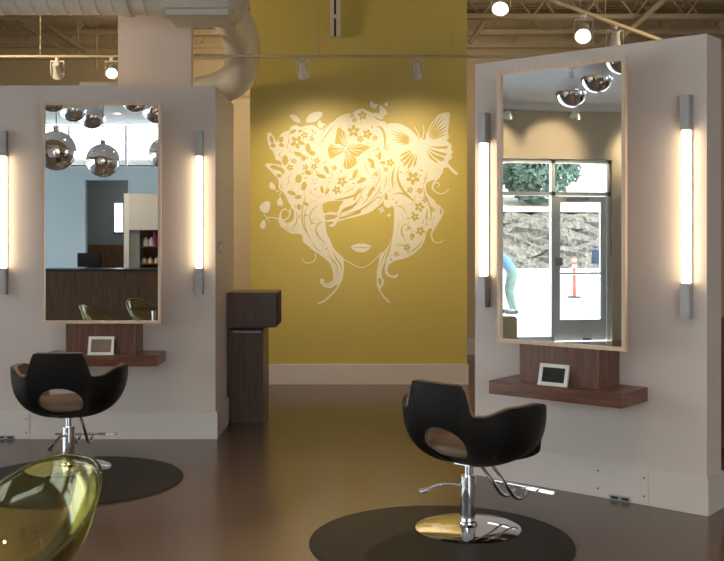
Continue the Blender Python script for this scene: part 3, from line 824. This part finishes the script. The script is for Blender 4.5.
# bending person outside
def skin_body(name, joints, edges, mat, parent=None, root=0):
    me = bpy.data.meshes.new(name); me.from_pydata([j[0] for j in joints], edges, [])
    o = bpy.data.objects.new(name, me); COL.objects.link(o)
    md = o.modifiers.new('sk', 'SKIN'); sv = me.skin_vertices[0].data
    for k, j in enumerate(joints): sv[k].radius = (j[1], j[1])
    sv[root].use_root = True
    ss = o.modifiers.new('ss', 'SUBSURF'); ss.levels = 2; ss.render_levels = 2
    bpy.context.view_layer.update(); bake(o)
    for m_ in (mat if isinstance(mat, list) else [mat]): o.data.materials.append(m_)
    for p_ in o.data.polygons: p_.use_smooth = True
    if parent: o.parent = parent
    return o
pt = thing('person', 'person in blue shirt and jeans bending over outside the storefront', 'person', (-14.08, 1.10, -.02)); pt.scale = (1.08, 1.08, 1.0)
J = [((0, 0, .98), .13), ((0, .10, 1.13), .13), ((0, .27, 1.26), .145), ((0, .42, 1.30), .10), ((0, .52, 1.30), .055), ((0, .60, 1.28), .09), ((0, .66, 1.20), .085),
     ((-.10, -.02, .90), .095), ((-.12, .06, .50), .065), ((-.12, -.04, .08), .045), ((-.13, .12, .04), .04),
     ((.10, -.02, .90), .095), ((.12, .06, .50), .065), ((.12, -.04, .08), .045), ((.13, .12, .04), .04),
     ((-.19, .38, 1.26), .06), ((-.22, .36, .98), .042), ((-.19, .28, .76), .03), ((-.18, .26, .68), .028),
     ((.19, .38, 1.26), .06), ((.22, .36, .98), .042), ((.19, .28, .76), .03), ((.18, .26, .68), .028)]
E_ = [(0, 1), (1, 2), (2, 3), (3, 4), (4, 5), (5, 6), (0, 7), (7, 8), (8, 9), (9, 10), (0, 11), (11, 12), (12, 13), (13, 14), (3, 15), (15, 16), (16, 17), (17, 18), (3, 19), (19, 20), (20, 21), (21, 22)]
pb = skin_body('body', J, E_, [M['skin'], M['blueshirt'], M['jeans']], pt)
for f_ in pb.data.polygons:
    c = f_.center
    if c.z < .98 and abs(c.x) < .2 and c.y < .2 and c.z > .09: f_.material_index = 2
    elif c.y < .48 and c.z > .86: f_.material_index = 1
p = bmesh.new(); bmesh.ops.create_icosphere(p, subdivisions=3, radius=.1)
for v in p.verts: v.co = Vector((v.co.x * .95, v.co.y * .95 + .60, v.co.z * .8 + 1.31))
obj('hair', p, M['hair'], pt, smooth=True)
for sx in (-1, 1):
    for k in range(4):
        x0 = sx * .18 + (k - 1.5) * .016
        p = bmesh.new(); tube(p, smooth_path([(x0, .258, .67), (x0, .262, .63), (x0, .275, .60 - .008 * (k in (1, 2)))]), [.009] * 12 + [.006], 8)
        obj('finger', p, M['skin'], pt, smooth=True)
    p = bmesh.new(); tube(p, [(sx * .155, .27, .69), (sx * .135, .295, .655)], .009, 8); obj('thumb', p, M['skin'], pt, smooth=True)
# shoes
    p = bx(sx * .125 - .05, sx * .125 + .05, -.10, .18, 0, .09, bevel=.02); obj('shoe', p, M['darkplastic'], pt)

# ------------------------------------------------------------------ wall decal on the yellow wall
# decal drawn in its own units; 1 unit = 11.1 mm on the wall, u=362 is the wall's x=0 and v=240 is eye height
DU = 0.01109
def wp(u, v): return ((u - 362) * DU, 1.6 - (v - 240) * DU)
def cr_closed(P, n=4):
    out = []; m = len(P)
    for i in range(m):
        p0, p1, p2, p3 = (Vector(P[(i + k) % m]) for k in (-1, 0, 1, 2))
        for k in range(n):
            t = k / n
            out.append(0.5 * ((2 * p1) + (p2 - p0) * t + (2 * p0 - 5 * p1 + 4 * p2 - p3) * t * t + (-p0 + 3 * p1 - 3 * p2 + p3) * t ** 3))
    return out
def fills(name, polys, depth, mat, parent, smooth=True, thick=.0006):
    """thin vinyl pieces cut from the wall; each poly a closed outline, later outlines may be holes"""
    cu = bpy.data.curves.new(name, 'CURVE'); cu.dimensions = '2D'; cu.fill_mode = 'BOTH'
    for P in polys:
        q = [Vector(wp(a[0], a[1])) for a in P]
        if smooth and len(q) > 3: q = cr_closed(q, 3)
        s_ = cu.splines.new('POLY'); s_.points.add(len(q) - 1)
        for k, c in enumerate(q): s_.points[k].co = (c[0], c[1], 0, 1)
        s_.use_cyclic_u = True
    o = bpy.data.objects.new(name, cu); COL.objects.link(o)
    bpy.context.view_layer.update()
    me = bpy.data.meshes.new_from_object(o.evaluated_get(DG()))
    bpy.data.objects.remove(o)
    me.materials.clear()
    me.transform(Matrix(((1, 0, 0, 0), (0, 0, -1, 0), (0, 1, 0, 0), (0, 0, 0, 1))))
    me.transform(Matrix.Translation((0, -depth, 0)))
    return link_mesh(name, me, mat, parent)
class Flat:
    """collects strokes and small shapes as quads/ngons in the wall plane"""
    def __init__(s): s.bm = bmesh.new()
    def stroke(s, pts, w, w1=None, n=5):
        if w1 is None: w1 = w * .35
        P = smooth_path([(*wp(*p), 0) for p in pts], n); m = len(P); L_, R_ = [], []
        for i, p in enumerate(P):
            d = (P[min(i + 1, m - 1)] - P[max(i - 1, 0)]); d.normalize(); nrm = Vector((-d.y, d.x, 0))
            t = i / (m - 1); ww = (w + (w1 - w) * t) * DU / 2
            L_.append(s.bm.verts.new((p.x + nrm.x * ww, 0, p.y + nrm.y * ww))); R_.append(s.bm.verts.new((p.x - nrm.x * ww, 0, p.y - nrm.y * ww)))
        for i in range(m - 1): s.bm.faces.new((L_[i], L_[i + 1], R_[i + 1], R_[i]))
        return s
    def lens(s, pts, w):   # thin at both ends
        P = smooth_path([(*wp(*p), 0) for p in pts], 5); m = len(P); L_, R_ = [], []
        for i, p in enumerate(P):
            d = (P[min(i + 1, m - 1)] - P[max(i - 1, 0)]); d.normalize(); nrm = Vector((-d.y, d.x, 0))
            ww = max(.06, math.sin(math.pi * i / (m - 1))) * w * DU / 2
            L_.append(s.bm.verts.new((p.x + nrm.x * ww, 0, p.y + nrm.y * ww))); R_.append(s.bm.verts.new((p.x - nrm.x * ww, 0, p.y - nrm.y * ww)))
        for i in range(m - 1): s.bm.faces.new((L_[i], L_[i + 1], R_[i + 1], R_[i]))
        return s
    def ell(s, cx, cy, rx, ry=None, rot=0, n=14):
        ry = ry or rx; c, q = math.cos(R(rot)), math.sin(R(rot)); vs = []
        for k in range(n):
            a = 2 * math.pi * k / n; x, y = rx * math.cos(a), ry * math.sin(a)
            X, Z = wp(cx + x * c - y * q, cy + x * q + y * c); vs.append(s.bm.verts.new((X, 0, Z)))
        s.bm.faces.new(vs); return s
    def flower(s, cx, cy, r, rot=0, petals=5):
        for k in range(petals):
            a = rot + 360 * k / petals
            s.ell(cx + r * .58 * math.cos(R(a)), cy + r * .58 * math.sin(R(a)), r * .42, r * .30, a, 10)
        return s
    def poly(s, P, sm=True):
        q = [Vector(wp(*a)) for a in P]
        if sm: q = cr_closed(q, 3)
        vs = [s.bm.verts.new((c.x, 0, c.y)) for c in q]; f = s.bm.faces.new(vs)
        bmesh.ops.triangulate(s.bm, faces=[f]); return s
    def dots(s, pts, r=.55):
        for p in pts: s.ell(p[0], p[1], r, n=8)
        return s
    def build(s, name, depth, mat, parent):
        for v in s.bm.verts: v.co.y = -depth
        bmesh.ops.recalc_face_normals(s.bm, faces=s.bm.faces[:])
        for f in s.bm.faces:
            if f.normal.y > 0: f.normal_flip()
        me = bpy.data.meshes.new(name); s.bm.to_mesh(me); s.bm.free()
        return link_mesh(name, me, mat, parent)

mu = thing('wall_decal', 'cream decal of a woman with butterflies and flowers in her hair on the yellow wall', 'wall decal', (0, 11.1, 0))
hair = [(289,130.5),(291,126.5),(296,125),(301,127),(306,125.5),(313,125),(318,128),(321.5,130),(328,124.5),(334,121),(337,118),(342,115),(348,113.5),(352,113),(358,109.5),(363,108.5),(368,111),(372,112.5),(374,116),(377,119.5),(381,121),(385,121.5),(386.5,124),
 (392,123),(399,123.5),(405,126),(411,130),(417,136),(421,141),(422,146),(424,152),(430,160),(437,166),(443,168),(442.5,173),(438,178),(433,180),(428,182),(425.8,185),(427,193),(434,200),(440,206),(443.3,210),(443.5,213.5),(442,216),(440.5,220),(437,225),(433.5,230.5),(431.5,228),(428,230),(426,234),(425,240),(420,248.5),(411,255.7),(403,259),(395.7,260.7),(390,264),(387.5,268.5),(388.5,273),(391.4,275.4),(395,275.6),(398,273.5),(397,277),(393.5,278),(388.5,276.4),(385.2,272.8),(384.8,267),(386.4,261),
 (384,264),(382,271),(382,277),(384.3,281),(383.6,284),(381.4,287.6),(379.6,290.5),(378,285.6),(376.8,277),(377,271),(378.6,262.8),(380,255.7),(386,249),(388.5,245.7),(392,238),(393.3,230.6),(393.9,222),(394,209),(392,206),(388,208),(384.6,206),(383.5,200.7),(386,196.5),(382,202.5),(377,207),(370.7,212),(362,215),(353.6,217.3),(345,219.4),(337.4,221.8),(335.2,225),(331,227),(329,225.3),(332,224),(333.5,221.6),(325.7,222.4),(325.7,225.3),(326.7,232.8),(330,240),(333,247),(337.4,252.5),(343,257.5),(343.8,262.4),(343.4,271),(342.4,280),(338.6,285),(336,285),(331,288),(325,287),(321,284),(319.9,280.5),(321.6,278.4),(324,280.3),(324.3,283),(328.7,283),(332.4,280.5),(333.2,276),(332.4,270),(330,263.7),(323.7,257.5),(317.4,253),
 (312.5,250),(307.5,245.5),(303,241.5),(302,235),(297.8,233.8),(291.4,233.5),(286,230.6),(280.7,226.4),(278.5,221),(279,215.7),(281,211),(285,208.2),(289,211),(291,206),(289,203),(286,197),(283,192),(280,190),(278.5,186),(278.3,180),(274.8,175.5),(271,171.5),(265,165),(269,163.2),(276,164),(281.7,165),(280,161),(276,160),(275,157),(273,152),(269,146.4),(267.3,140),(267.2,133.3),(271,133),(275,139),(277,141.5),(281,134),(286,131)]
holes = [[(281.5,212.5),(285,209.5),(288.5,211.5),(289,214.8),(286,218.5),(282,219)],
 [(291.3,208),(293.8,211.4),(293.6,218),(291.5,221.5),(288,222.6),(284,221.3),(288,218.5),(290.6,214)],
 [(324,203),(332,201),(343,200.9),(340,206),(337,212.3),(330,212),(324,213),(322.5,207)],
 [(325.4,215),(337,215.2),(335.5,218),(330,219.5),(326,220.3)],
 [(341.5,212.5),(343.5,208.5),(351,205.6),(357.5,203),(352,208.5),(346,211.3)],
 [(340,217.5),(351,214.2),(360,210.6),(360.5,213),(351,216.2),(342,219)],
 [(440,208),(442,210.5),(442,213.5),(440.6,214.5)],
 [(378,279),(380.5,278.6),(381.6,282),(380.5,285.6),(379,284)],
 [(276.6,167.2),(281.5,167.4),(284.2,171),(283,174.6),(280,171),(277,170)]]
fills('hair', [hair] + holes, .0015, M['decal'], mu)
# butterfly wings silhouettes
fills('butterfly', [[(421,142),(423,140),(425.5,139),(427,132),(431,124),(436,117),(442,113.2),(449,112.3),(450,115),(449,123),(448,132),(449,138),(446.5,140.2),(449.5,142.5),(452,146),(451.2,149),(453,152),(451.2,155),(452,158),(448.4,161),(449,164),(452.4,168),(458,173),(457.3,175),(455,174.4),(450,169.6),(447,167.2),(443,168.5),(437,168),(430,163),(424,155),(421,148)]], .0022, M['decal'], mu)
f = Flat()
f.stroke([(420.5,139),(418,133),(414.5,126.5)], 1.0, .6).stroke([(422.5,139),(424,131),(423,125)], 1.0, .6)
f.ell(421.8,143,2.0,5.0,-8)
f.build('butterfly_body', .0028, M['decal'], mu)
# free pieces
f = Flat()
f.poly([(289.5,115.3),(294,114.6),(299,118),(300,122.3),(297,122.5),(293,120)])
f.poly([(306,121.5),(308,116),(312,112.8),(318,111.5),(322.6,113),(320,118),(315,121.5),(309,122.6)])
f.build('leaf', .0022, M['decal'], mu)
f = Flat()
f.poly([(320,119.8),(321.6,122.6),(326,124.3),(323,126.6),(321,129),(317.2,124.8)])
f.poly([(371,99.8),(373.8,103.4),(378.2,104.2),(374.8,108.2),(372,107.6),(370,105.5)])
f.poly([(380.7,105),(386,110),(386.5,114.6),(383.3,115),(382.3,119),(378.5,118.6),(373,114.8),(375.3,112.6),(380,113.2),(379.4,108)])
f.poly([(384.4,104),(387,102),(387.8,105),(386,106.8)])
f.build('small_butterfly', .0022, M['decal'], mu)
f = Flat()
f.poly([(280,197),(277,201.8),(278,205),(281.7,205.6),(283,203.6),(281.4,198.6)])
f.poly([(259.8,206),(264.6,201.8),(269.4,201.6),(270,207),(268,212),(263.5,212.7),(260,210)])
f.poly([(261.4,222),(264,219.8),(265.7,223),(265,227.4),(262.5,229),(260,226)])
f.poly([(271,182),(274.8,185.5),(274.8,189.2),(270.5,188.8),(269.2,185.4)])
f.stroke([(280,219.5),(274,217.6),(268,217.4),(265.4,219.6)], 1.3, .8).stroke([(267.5,217.6),(264.6,215.4),(263.6,212)], .9, .7)
f.stroke([(269,217.4),(268.2,221),(270,222)], .7, .4)
f.stroke([(279,196),(281,192.5),(284,190.5)], .8, .6).stroke([(275,189),(277.5,191.5),(279.5,190)], .8, .6)
f.build('vine', .0022, M['decal'], mu)
for strokes in ([([(440,176.5),(435,181),(432.3,187),(435,191.3),(440,193.6),(445,192.6),(449,188.8)], 1.8, .7), ([(432.6,188),(434,184.2),(437.4,182.4),(439.6,185),(437,187)], 1.1, .7)],
                [([(433,229),(431.6,235),(433,240.5),(437.5,242.8),(441.5,242),(442.8,239.6)], 1.7, .9)],
                [([(315,253),(315.6,257),(314,260.6),(310,262.9),(305,262.4),(302,258.8)], 1.2, .7)]):
    f = Flat()
    for a in strokes: f.stroke(*a)
    f.build('curl', .0022, M['decal'], mu)
f = Flat()
f.stroke([(341,259),(346,260.5),(351,263.5),(356,266),(361,267.6),(366,266.4),(372,262),(377,257.6),(382,252)], .9, .8)
f.build('chin_line', .0022, M['decal'], mu)
f = Flat()
f.stroke([(343.2,262),(343,271),(341.4,279),(337,288),(330,296),(324,301),(318,303.5)], 1.6, 1.6)
f.stroke([(377.2,275),(377.6,285),(380,291),(384,297),(389.6,302.6)], 1.2, 1.6)
f.build('neck_line', .0022, M['decal'], mu)
f = Flat()
f.poly([(350,246.6),(355,244.6),(359,243.2),(361,243.9),(363,243.2),(367,244.4),(372,246.4),(366,247.3),(361,247.0),(355,247.4)])
f.poly([(351.5,247.6),(357,248.2),(361,248),(366,248.2),(370.5,247.4),(367,250.8),(362,252.4),(356,251.4)])
f.build('lips', .0022, M['decal'], mu)
f = Flat(); f.flower(381.6,210,3.4,20,4).ell(381.6,210,1.5).flower(389,215,2.2,0,4).ell(389,215,1)
f.build('small_flower', .0022, M['decal'], mu)

# openings in the vinyl where the mustard wall shows
f = Flat()
# big butterfly, upper right wing
for a0, r0, r1, w_ in ((-62,11,33,1.5),(-56,10,36,1.7),(-50,9,34,1.9),(-43,9,30,2.0),(-36,9,31,2.0),(-29,9,29,1.8),(-22,10,27,1.6),(-68,11,24,.9)):
    c, s_ = math.cos(R(a0)), math.sin(R(a0)); o0 = (422.5, 143.5)
    f.lens([(o0[0]+c*r0, o0[1]+s_*r0), (o0[0]+c*(r0*.55+r1*.45), o0[1]+s_*(r0*.55+r1*.45)), (o0[0]+c*r1, o0[1]+s_*r1)], w_)
# lower right wing cells
f.poly([(428,146.2),(438,146.6),(447.4,145.8),(447.6,148.6),(438,148.6)], False)
f.poly([(427,147.6),(437,151),(446.8,153.4),(445.4,156),(436,153.2)], False)
f.poly([(427,149.4),(436,154.8),(444.6,157.8),(444,160.6),(440.6,161.2),(434,157)], False)
f.poly([(426.6,151),(433,158),(438,162),(437,163),(430,158.4)], False)
# upper left wing
for a0, r0, r1, w_ in ((-148,10,26,1.2),(-154,9,30,1.5),(-160,9,30,1.7),(-166,9,27,1.7),(-172,9,28,1.7),(-178,9,25,1.5),(176,9,19,1.1)):
    c, s_ = math.cos(R(a0)), math.sin(R(a0)); o0 = (418.5, 143.0)
    f.lens([(o0[0]+c*r0, o0[1]+s_*r0), (o0[0]+c*(r0*.7+r1*.3), o0[1]+s_*(r0*.7+r1*.3)), (o0[0]+c*r1, o0[1]+s_*r1)], w_)
# lower left wing
for a0, r0, r1, w_ in ((153,9,22,2.2),(141,9,24,2.8),(129,9,26,3.2),(117,9,26,3.0),(105,9,22,2.4)):
    c, s_ = math.cos(R(a0)), math.sin(R(a0)); o0 = (419.5, 146.0)
    f.lens([(o0[0]+c*r0, o0[1]+s_*r0), (o0[0]+c*(r0*.35+r1*.65), o0[1]+s_*(r0*.35+r1*.65)), (o0[0]+c*r1, o0[1]+s_*r1)], w_)
# middle butterfly wings
f.poly([(338,127.5),(342,129.5),(345.5,134),(346.3,141),(346,147.5),(340,144),(335,143.5),(336,136)])
f.poly([(347.5,147.6),(353,144.6),(361,144.4),(367,145.4),(370,148),(365,150.6),(360,155),(355,156.6),(349,151.6)])
f.poly([(344.6,149),(337,147),(331,144.5),(328,149),(328.6,154.6),(331,158.5),(336,156),(341,152.6)])
f.poly([(346,151),(349.6,153.4),(356,158.6),(356.4,163.6),(352,167.6),(346,169),(343.4,165),(344,158)])
# flowers
for a in ((353.5,131,6.4,-90),(367.3,134,5.0,0),(360,139,3.6,10),(375.3,138,2.8,30),(362.5,115.5,4.6,50),(354.5,120,2.8,0),(352,115.2,2.8,40),(297,142,7.0,10),(304.5,135,3.8,40),(312,139.2,2.6,0),
          (413,178,7,20),(419.5,207,5.2,0),(415,217,4.4,30),(420.5,231,4.8,10),(407,247.5,3.8,0),(396.5,254,3,20),(342,181.5,5.2,10),(336.6,190,4.4,30),(334.5,168,2.8,0),(410,190,3.4,0),(420,190.6,3.4,30),
          (390.4,162.6,4.2,0),(386,169.4,2.6,20),(376,174,2.8,0),(294,161,3,0),(290,167.6,3.6,30),(317,160.6,3,0),(305.5,167,3.2,0),(314,166.6,3.6,15),(425,200,3.0,20),(432.5,209.5,2.6,0),(409,228,2.4,0)):
    f.flower(*a)
f.ell(412.4,235.7,2.5)
# leaves and small wings
for a in ((326.4,169.6,4.6,1.9,62),(321,176,5,1.9,18),(355,174,5.4,2.0,-68),(361.4,180.6,5.2,2.0,-28),(322,189.6,3.8,1.6,80),(327.2,191.4,3.6,1.5,-60),
          (308,148,2.6,5,-8),(312,153,3.6,2.4,20),(298,154,4.4,2.2,20),(303.5,158,2.4,3,0),(285,160,3,5,0),(298.6,178.6,3.2,4.4,10),(308,172.6,3.6,2.4,20),(304,186,2.6,4.6,15),(291.6,193,4.4,2.2,20),(298,197,3.4,2.2,-10),
          (371,160.8,4.2,1.9,40),(372.6,165.6,2.2,2.8,0),(379.6,156,1.9,4,5),(383,162.6,3,1.6,10),(271.6,139.6,1.8,4,-14),(273,145.6,2.6,2.0,0),(281,139.6,2.4,3.2,20),(281.6,145,2.6,2.0,10),
          (275,167.4,5,2.2,16),(279,175.6,2.6,2.0,10),(293,131.6,3.6,1.7,-28),(300,131.2,2.0,1.4,0),(350.4,193.4,.1,.1,0),(402.6,133.6,.1,.1,0),(306,204,3,1.6,40),(299,207,2.2,3,0)):
    f.ell(*a)
f.poly([(385,199.6),(384.6,196),(386,192.6),(387.6,196),(387.6,199.6)])
f.poly([(355,193.5),(357.5,190),(361.4,187.2),(360,191),(357,196),(354.5,200)])
f.poly([(367,196.6),(369.6,190),(374,185.4),(373,190),(370,194.6)])
f.build('cutout', .0034, M['yellow'], mu)
f = Flat()
# hair slits
for pts, w_ in (([(366,186),(360,192),(351,196.6),(341,199),(334,199.6)],2.4),([(344,214.8),(352,212.6),(359.5,210),(367.5,205),(376,198.4),(381.6,191)],1.5),
    ([(344,209),(350,207),(355,203.6),(360,198),(362.4,189)],1.1),([(361,206),(366,200.6),(371,194),(376,188)],1.1),([(367,203),(374,197),(379,190),(381.4,183)],1.0),
    ([(395,166),(393,173),(392.2,181),(393.4,190)],2.0),([(399,166),(397.6,174),(398.4,181),(402,189),(407,194),(412.5,199)],2.6),
    ([(375,127.8),(379.6,126.6),(383,130.4),(384.8,137),(385,145),(386.4,150.4)],2.2),([(386,150.6),(388.4,148)],1.2),
    ([(392,196),(398,193),(405,194.6),(412,199.6),(417,204)],1.6),([(423,184),(425,194),(429,203.5),(431.4,213.5),(430,222)],1.6),([(427.6,208),(426.8,215),(426,223)],1.5),
    ([(394.6,207),(399,206),(404,209.4),(407,215.7)],1.0),([(407,222),(402.6,226.4),(401.6,231),(403,236),(407,242)],1.3),([(400,243),(404,246),(407,243)],1.0),
    ([(392,240),(389.6,248),(386.6,257),(384.4,262)],1.5),([(388,247),(385,254),(382.4,259.6),(380.6,268)],.9),([(423,240),(419,245),(413,250.4),(407,253)],1.2),
    ([(304,188),(305,197),(303,205),(301.8,215.7),(303,225),(308.5,236),(313,243.6)],1.3),([(322,203),(315.4,207),(310.6,213),(310,220),(315,224),(320,222)],1.1),
    ([(327,221.6),(320,223),(316.4,227),(316.2,232.8),(320.6,238.6),(324.6,243),(325.8,246)],1.3),([(309,203),(305.4,211),(304,219),(305.6,228),(309.6,237)],1.1),
    ([(328,250),(330.4,257.6),(335.6,263.4),(338,270),(338,277)],1.1),([(333,250),(336,258.4),(340.6,264.6),(341.8,272)],1.3),([(313,243),(316,248),(322,252.6)],.9),([(296,210),(297,218),(295,225),(290,228)],1.1),
    ([(283,226),(288,228.6),(294,229.4)],.7),([(318,130),(312,135.6),(308,142)],.9),([(335,124),(330,130),(324,138),(320,145)],1.1),([(331,123),(325,129),(322,134)],.8),([(404,164),(399.6,158)],1.0),
    ([(345,207),(341,213),(339.8,217),(337,222.5)],.9),([(352,205),(349,208.6),(344.5,212)],.7),([(377,205),(381,199.6),(384.6,193)],.8),([(432,196),(436,202),(439,208)],1.0),([(428,170),(425.6,178),(424,184)],1.0),
    ([(371,153),(377,149),(381,152)],.8),([(364,160),(366,168),(371,176)],.7),([(380,170),(379,180),(374,190)],.9),([(386,175),(386,183),(383,190)],.8),([(408,168),(408,172),(404,174)],.8),([(356,186),(350,190),(343,193.6)],.8),
    ([(287,136),(289,141),(287,147),(290,153)],.7),([(282,151),(279,154.6),(282,158)],.9),([(282,182),(281,187),(284,190)],.9),([(288,175),(289,182),(286,186)],.7),([(327,180),(332,176),(331,172)],.6),([(312,176),(314,183),(318,183)],.6),([(300,145),(306,143)],.5)):
    f.lens(pts, w_)
f.build('strand_gap', .0038, M['yellow'], mu)
f = Flat()
# dotted chains
def chain(pts, n, r=.5):
    P = smooth_path([(a, b_, 0) for a, b_ in pts], 12)
    for k in range(n):
        q = P[int(k * (len(P) - 1) / (n - 1))]; f.ell(q.x, q.y, r, n=8)
chain([(331.6,262),(335.4,268),(336.2,275),(333.6,282),(328,285),(323,284)], 14, .62)
chain([(336,122.6),(341,118.4),(347,116.4),(350,119),(347,122)], 12, .38)
chain([(284,229.6),(289,231),(296,231.6)], 7, .5); chain([(318,239),(322,244),(323,249)], 8, .45)
chain([(430,199),(435,204.6),(438,210)], 7, .5); chain([(434,217),(432,223),(434,227)], 6, .5)
chain([(398,226),(396.6,236),(397,246)], 9, .45); chain([(389.4,172),(389.6,181),(391,190)], 10, .42); chain([(345,209),(352,207),(358,203)], 7, .4)
chain([(303,128.6),(310,129.6),(316,133)], 8, .4); chain([(367,122),(373,124),(379,122.6)], 7, .42); chain([(368,143),(375,146),(381,143)], 7, .42)
chain([(285,170),(287,178),(292,184)], 8, .42); chain([(305,213),(307,222),(312,231)], 8, .42); chain([(400,212),(404,219),(398,224)], 8, .4); chain([(416,188),(419,196),(427,205)], 6, .42)
chain([(318,205),(314,212),(317,219)], 6, .42); chain([(326,163),(322,158),(316,156)], 6, .38); chain([(346,174),(349,184),(346,190)], 7, .38); chain([(309,190),(315,196),(324,196)], 7, .42)
tag(f.build('dot_chain', .0031, M['yellow'], mu), kind='stuff')
def inside(P, x, y):
    c = False
    for k in range(len(P)):
        (x1, y1), (x2, y2) = P[k], P[k - 1]
        if (y1 > y) != (y2 > y) and x < (x2 - x1) * (y - y1) / (y2 - y1) + x1: c = not c
    return c
f = Flat(); rr_ = random.Random(11); done = []
while len(done) < 150:
    x, y = rr_.uniform(272, 442), rr_.uniform(114, 262)
    if not all(inside(hair, x + a, y + b_) for a, b_ in ((-3.4, 0), (3.4, 0), (0, -3.4), (0, 3.4))): continue
    if any(inside(h_, x + a, y + b_) for h_ in holes for a, b_ in ((0, 0), (-2.5, 0), (2.5, 0), (0, 2.5), (0, -2.5))): continue
    if (abs(x - 346) < 22 and abs(y - 149) < 22) or (x > 388 and y < 170): continue
    if any((x - a) ** 2 + (y - b_) ** 2 < 22 for a, b_ in done): continue
    done.append((x, y)); k = rr_.random(); a0 = rr_.uniform(0, 360); r0 = rr_.uniform(1.2, 2.3)
    if k < .45: f.lens([(x + r0 * math.cos(R(a0 + q)), y + r0 * math.sin(R(a0 + q))) for q in (0, 60, 120, 180, 230)], .55)
    elif k < .75: f.dots([(x + r0 * math.cos(R(a0 + q)), y + r0 * math.sin(R(a0 + q))) for q in (0, 50, 100, 150, 200)], .36)
    else: f.ell(x, y, 1.7, .7, a0)
tag(f.build('filigree', .0027, M['yellow'], mu), kind='stuff')
# cream veins over the middle butterfly
f = Flat()
for a0, r1, w_ in ((-118,14,.6),(-105,18,.5),(-95,16,.5),(-22,18,.6),(-10,22,.5),(8,18,.5),(22,14,.5),(200,16,.6),(188,17,.5),(170,16,.5),(158,13,.5),(100,17,.6),(88,19,.5),(74,17,.5),(60,14,.5)):
    c, s_ = math.cos(R(a0)), math.sin(R(a0)); f.lens([(346+c*2,148.6+s_*2),(346+c*r1*.5,148.6+s_*r1*.5),(346+c*r1,148.6+s_*r1)], w_ * 1.8)
f.ell(346,149,1.2,5,10)
f.build('wing_pattern', .0044, M['decal'], mu)


# ------------------------------------------------------------------ world, sun, camera
w = bpy.data.worlds.new('World'); sc.world = w; w.use_nodes = True
bg = w.node_tree.nodes['Background']; N, L = w.node_tree.nodes, w.node_tree.links
tc = N.new('ShaderNodeTexCoord'); sx = N.new('ShaderNodeSeparateXYZ'); cr = N.new('ShaderNodeValToRGB')
cr.color_ramp.elements[0].position = 0.0; cr.color_ramp.elements[0].color = (.95, .98, 1, 1)
cr.color_ramp.elements[1].position = .6; cr.color_ramp.elements[1].color = (.68, .80, 1, 1)
L.new(tc.outputs['Generated'], sx.inputs[0]); L.new(sx.outputs['Z'], cr.inputs[0]); L.new(cr.outputs[0], bg.inputs['Color'])
bg.inputs['Strength'].default_value = 2.9
s = bpy.data.lights.new('sun', 'SUN'); s.energy = 6; s.angle = R(2); s.color = (1, .96, .9)
so = bpy.data.objects.new('sun', s); COL.objects.link(so)
so.rotation_euler = Vector((-.55, .25, -.75)).to_track_quat('-Z', 'Y').to_euler()

cam = bpy.data.cameras.new('camera'); co = bpy.data.objects.new('camera', cam); COL.objects.link(co)
co.location = (0, 0, 1.6); co.rotation_euler = (R(90), 0, 0)
cam.sensor_fit = 'HORIZONTAL'; cam.sensor_width = 36; cam.lens = 36 * 1000 / 724
cam.shift_y = -40.5 / 724; cam.clip_end = 300
sc.camera = co
sc.view_settings.view_transform = 'Standard'; sc.view_settings.look = 'None'
sc.view_settings.gamma = 1; sc.view_settings.exposure = 1.2
try:
    sc.cycles.max_bounces = 10; sc.cycles.transparent_max_bounces = 16; sc.cycles.transmission_bounces = 10
    sc.cycles.sample_clamp_indirect = 6; sc.cycles.use_denoising = True
    sc.cycles.caustics_reflective = True
except Exception: pass
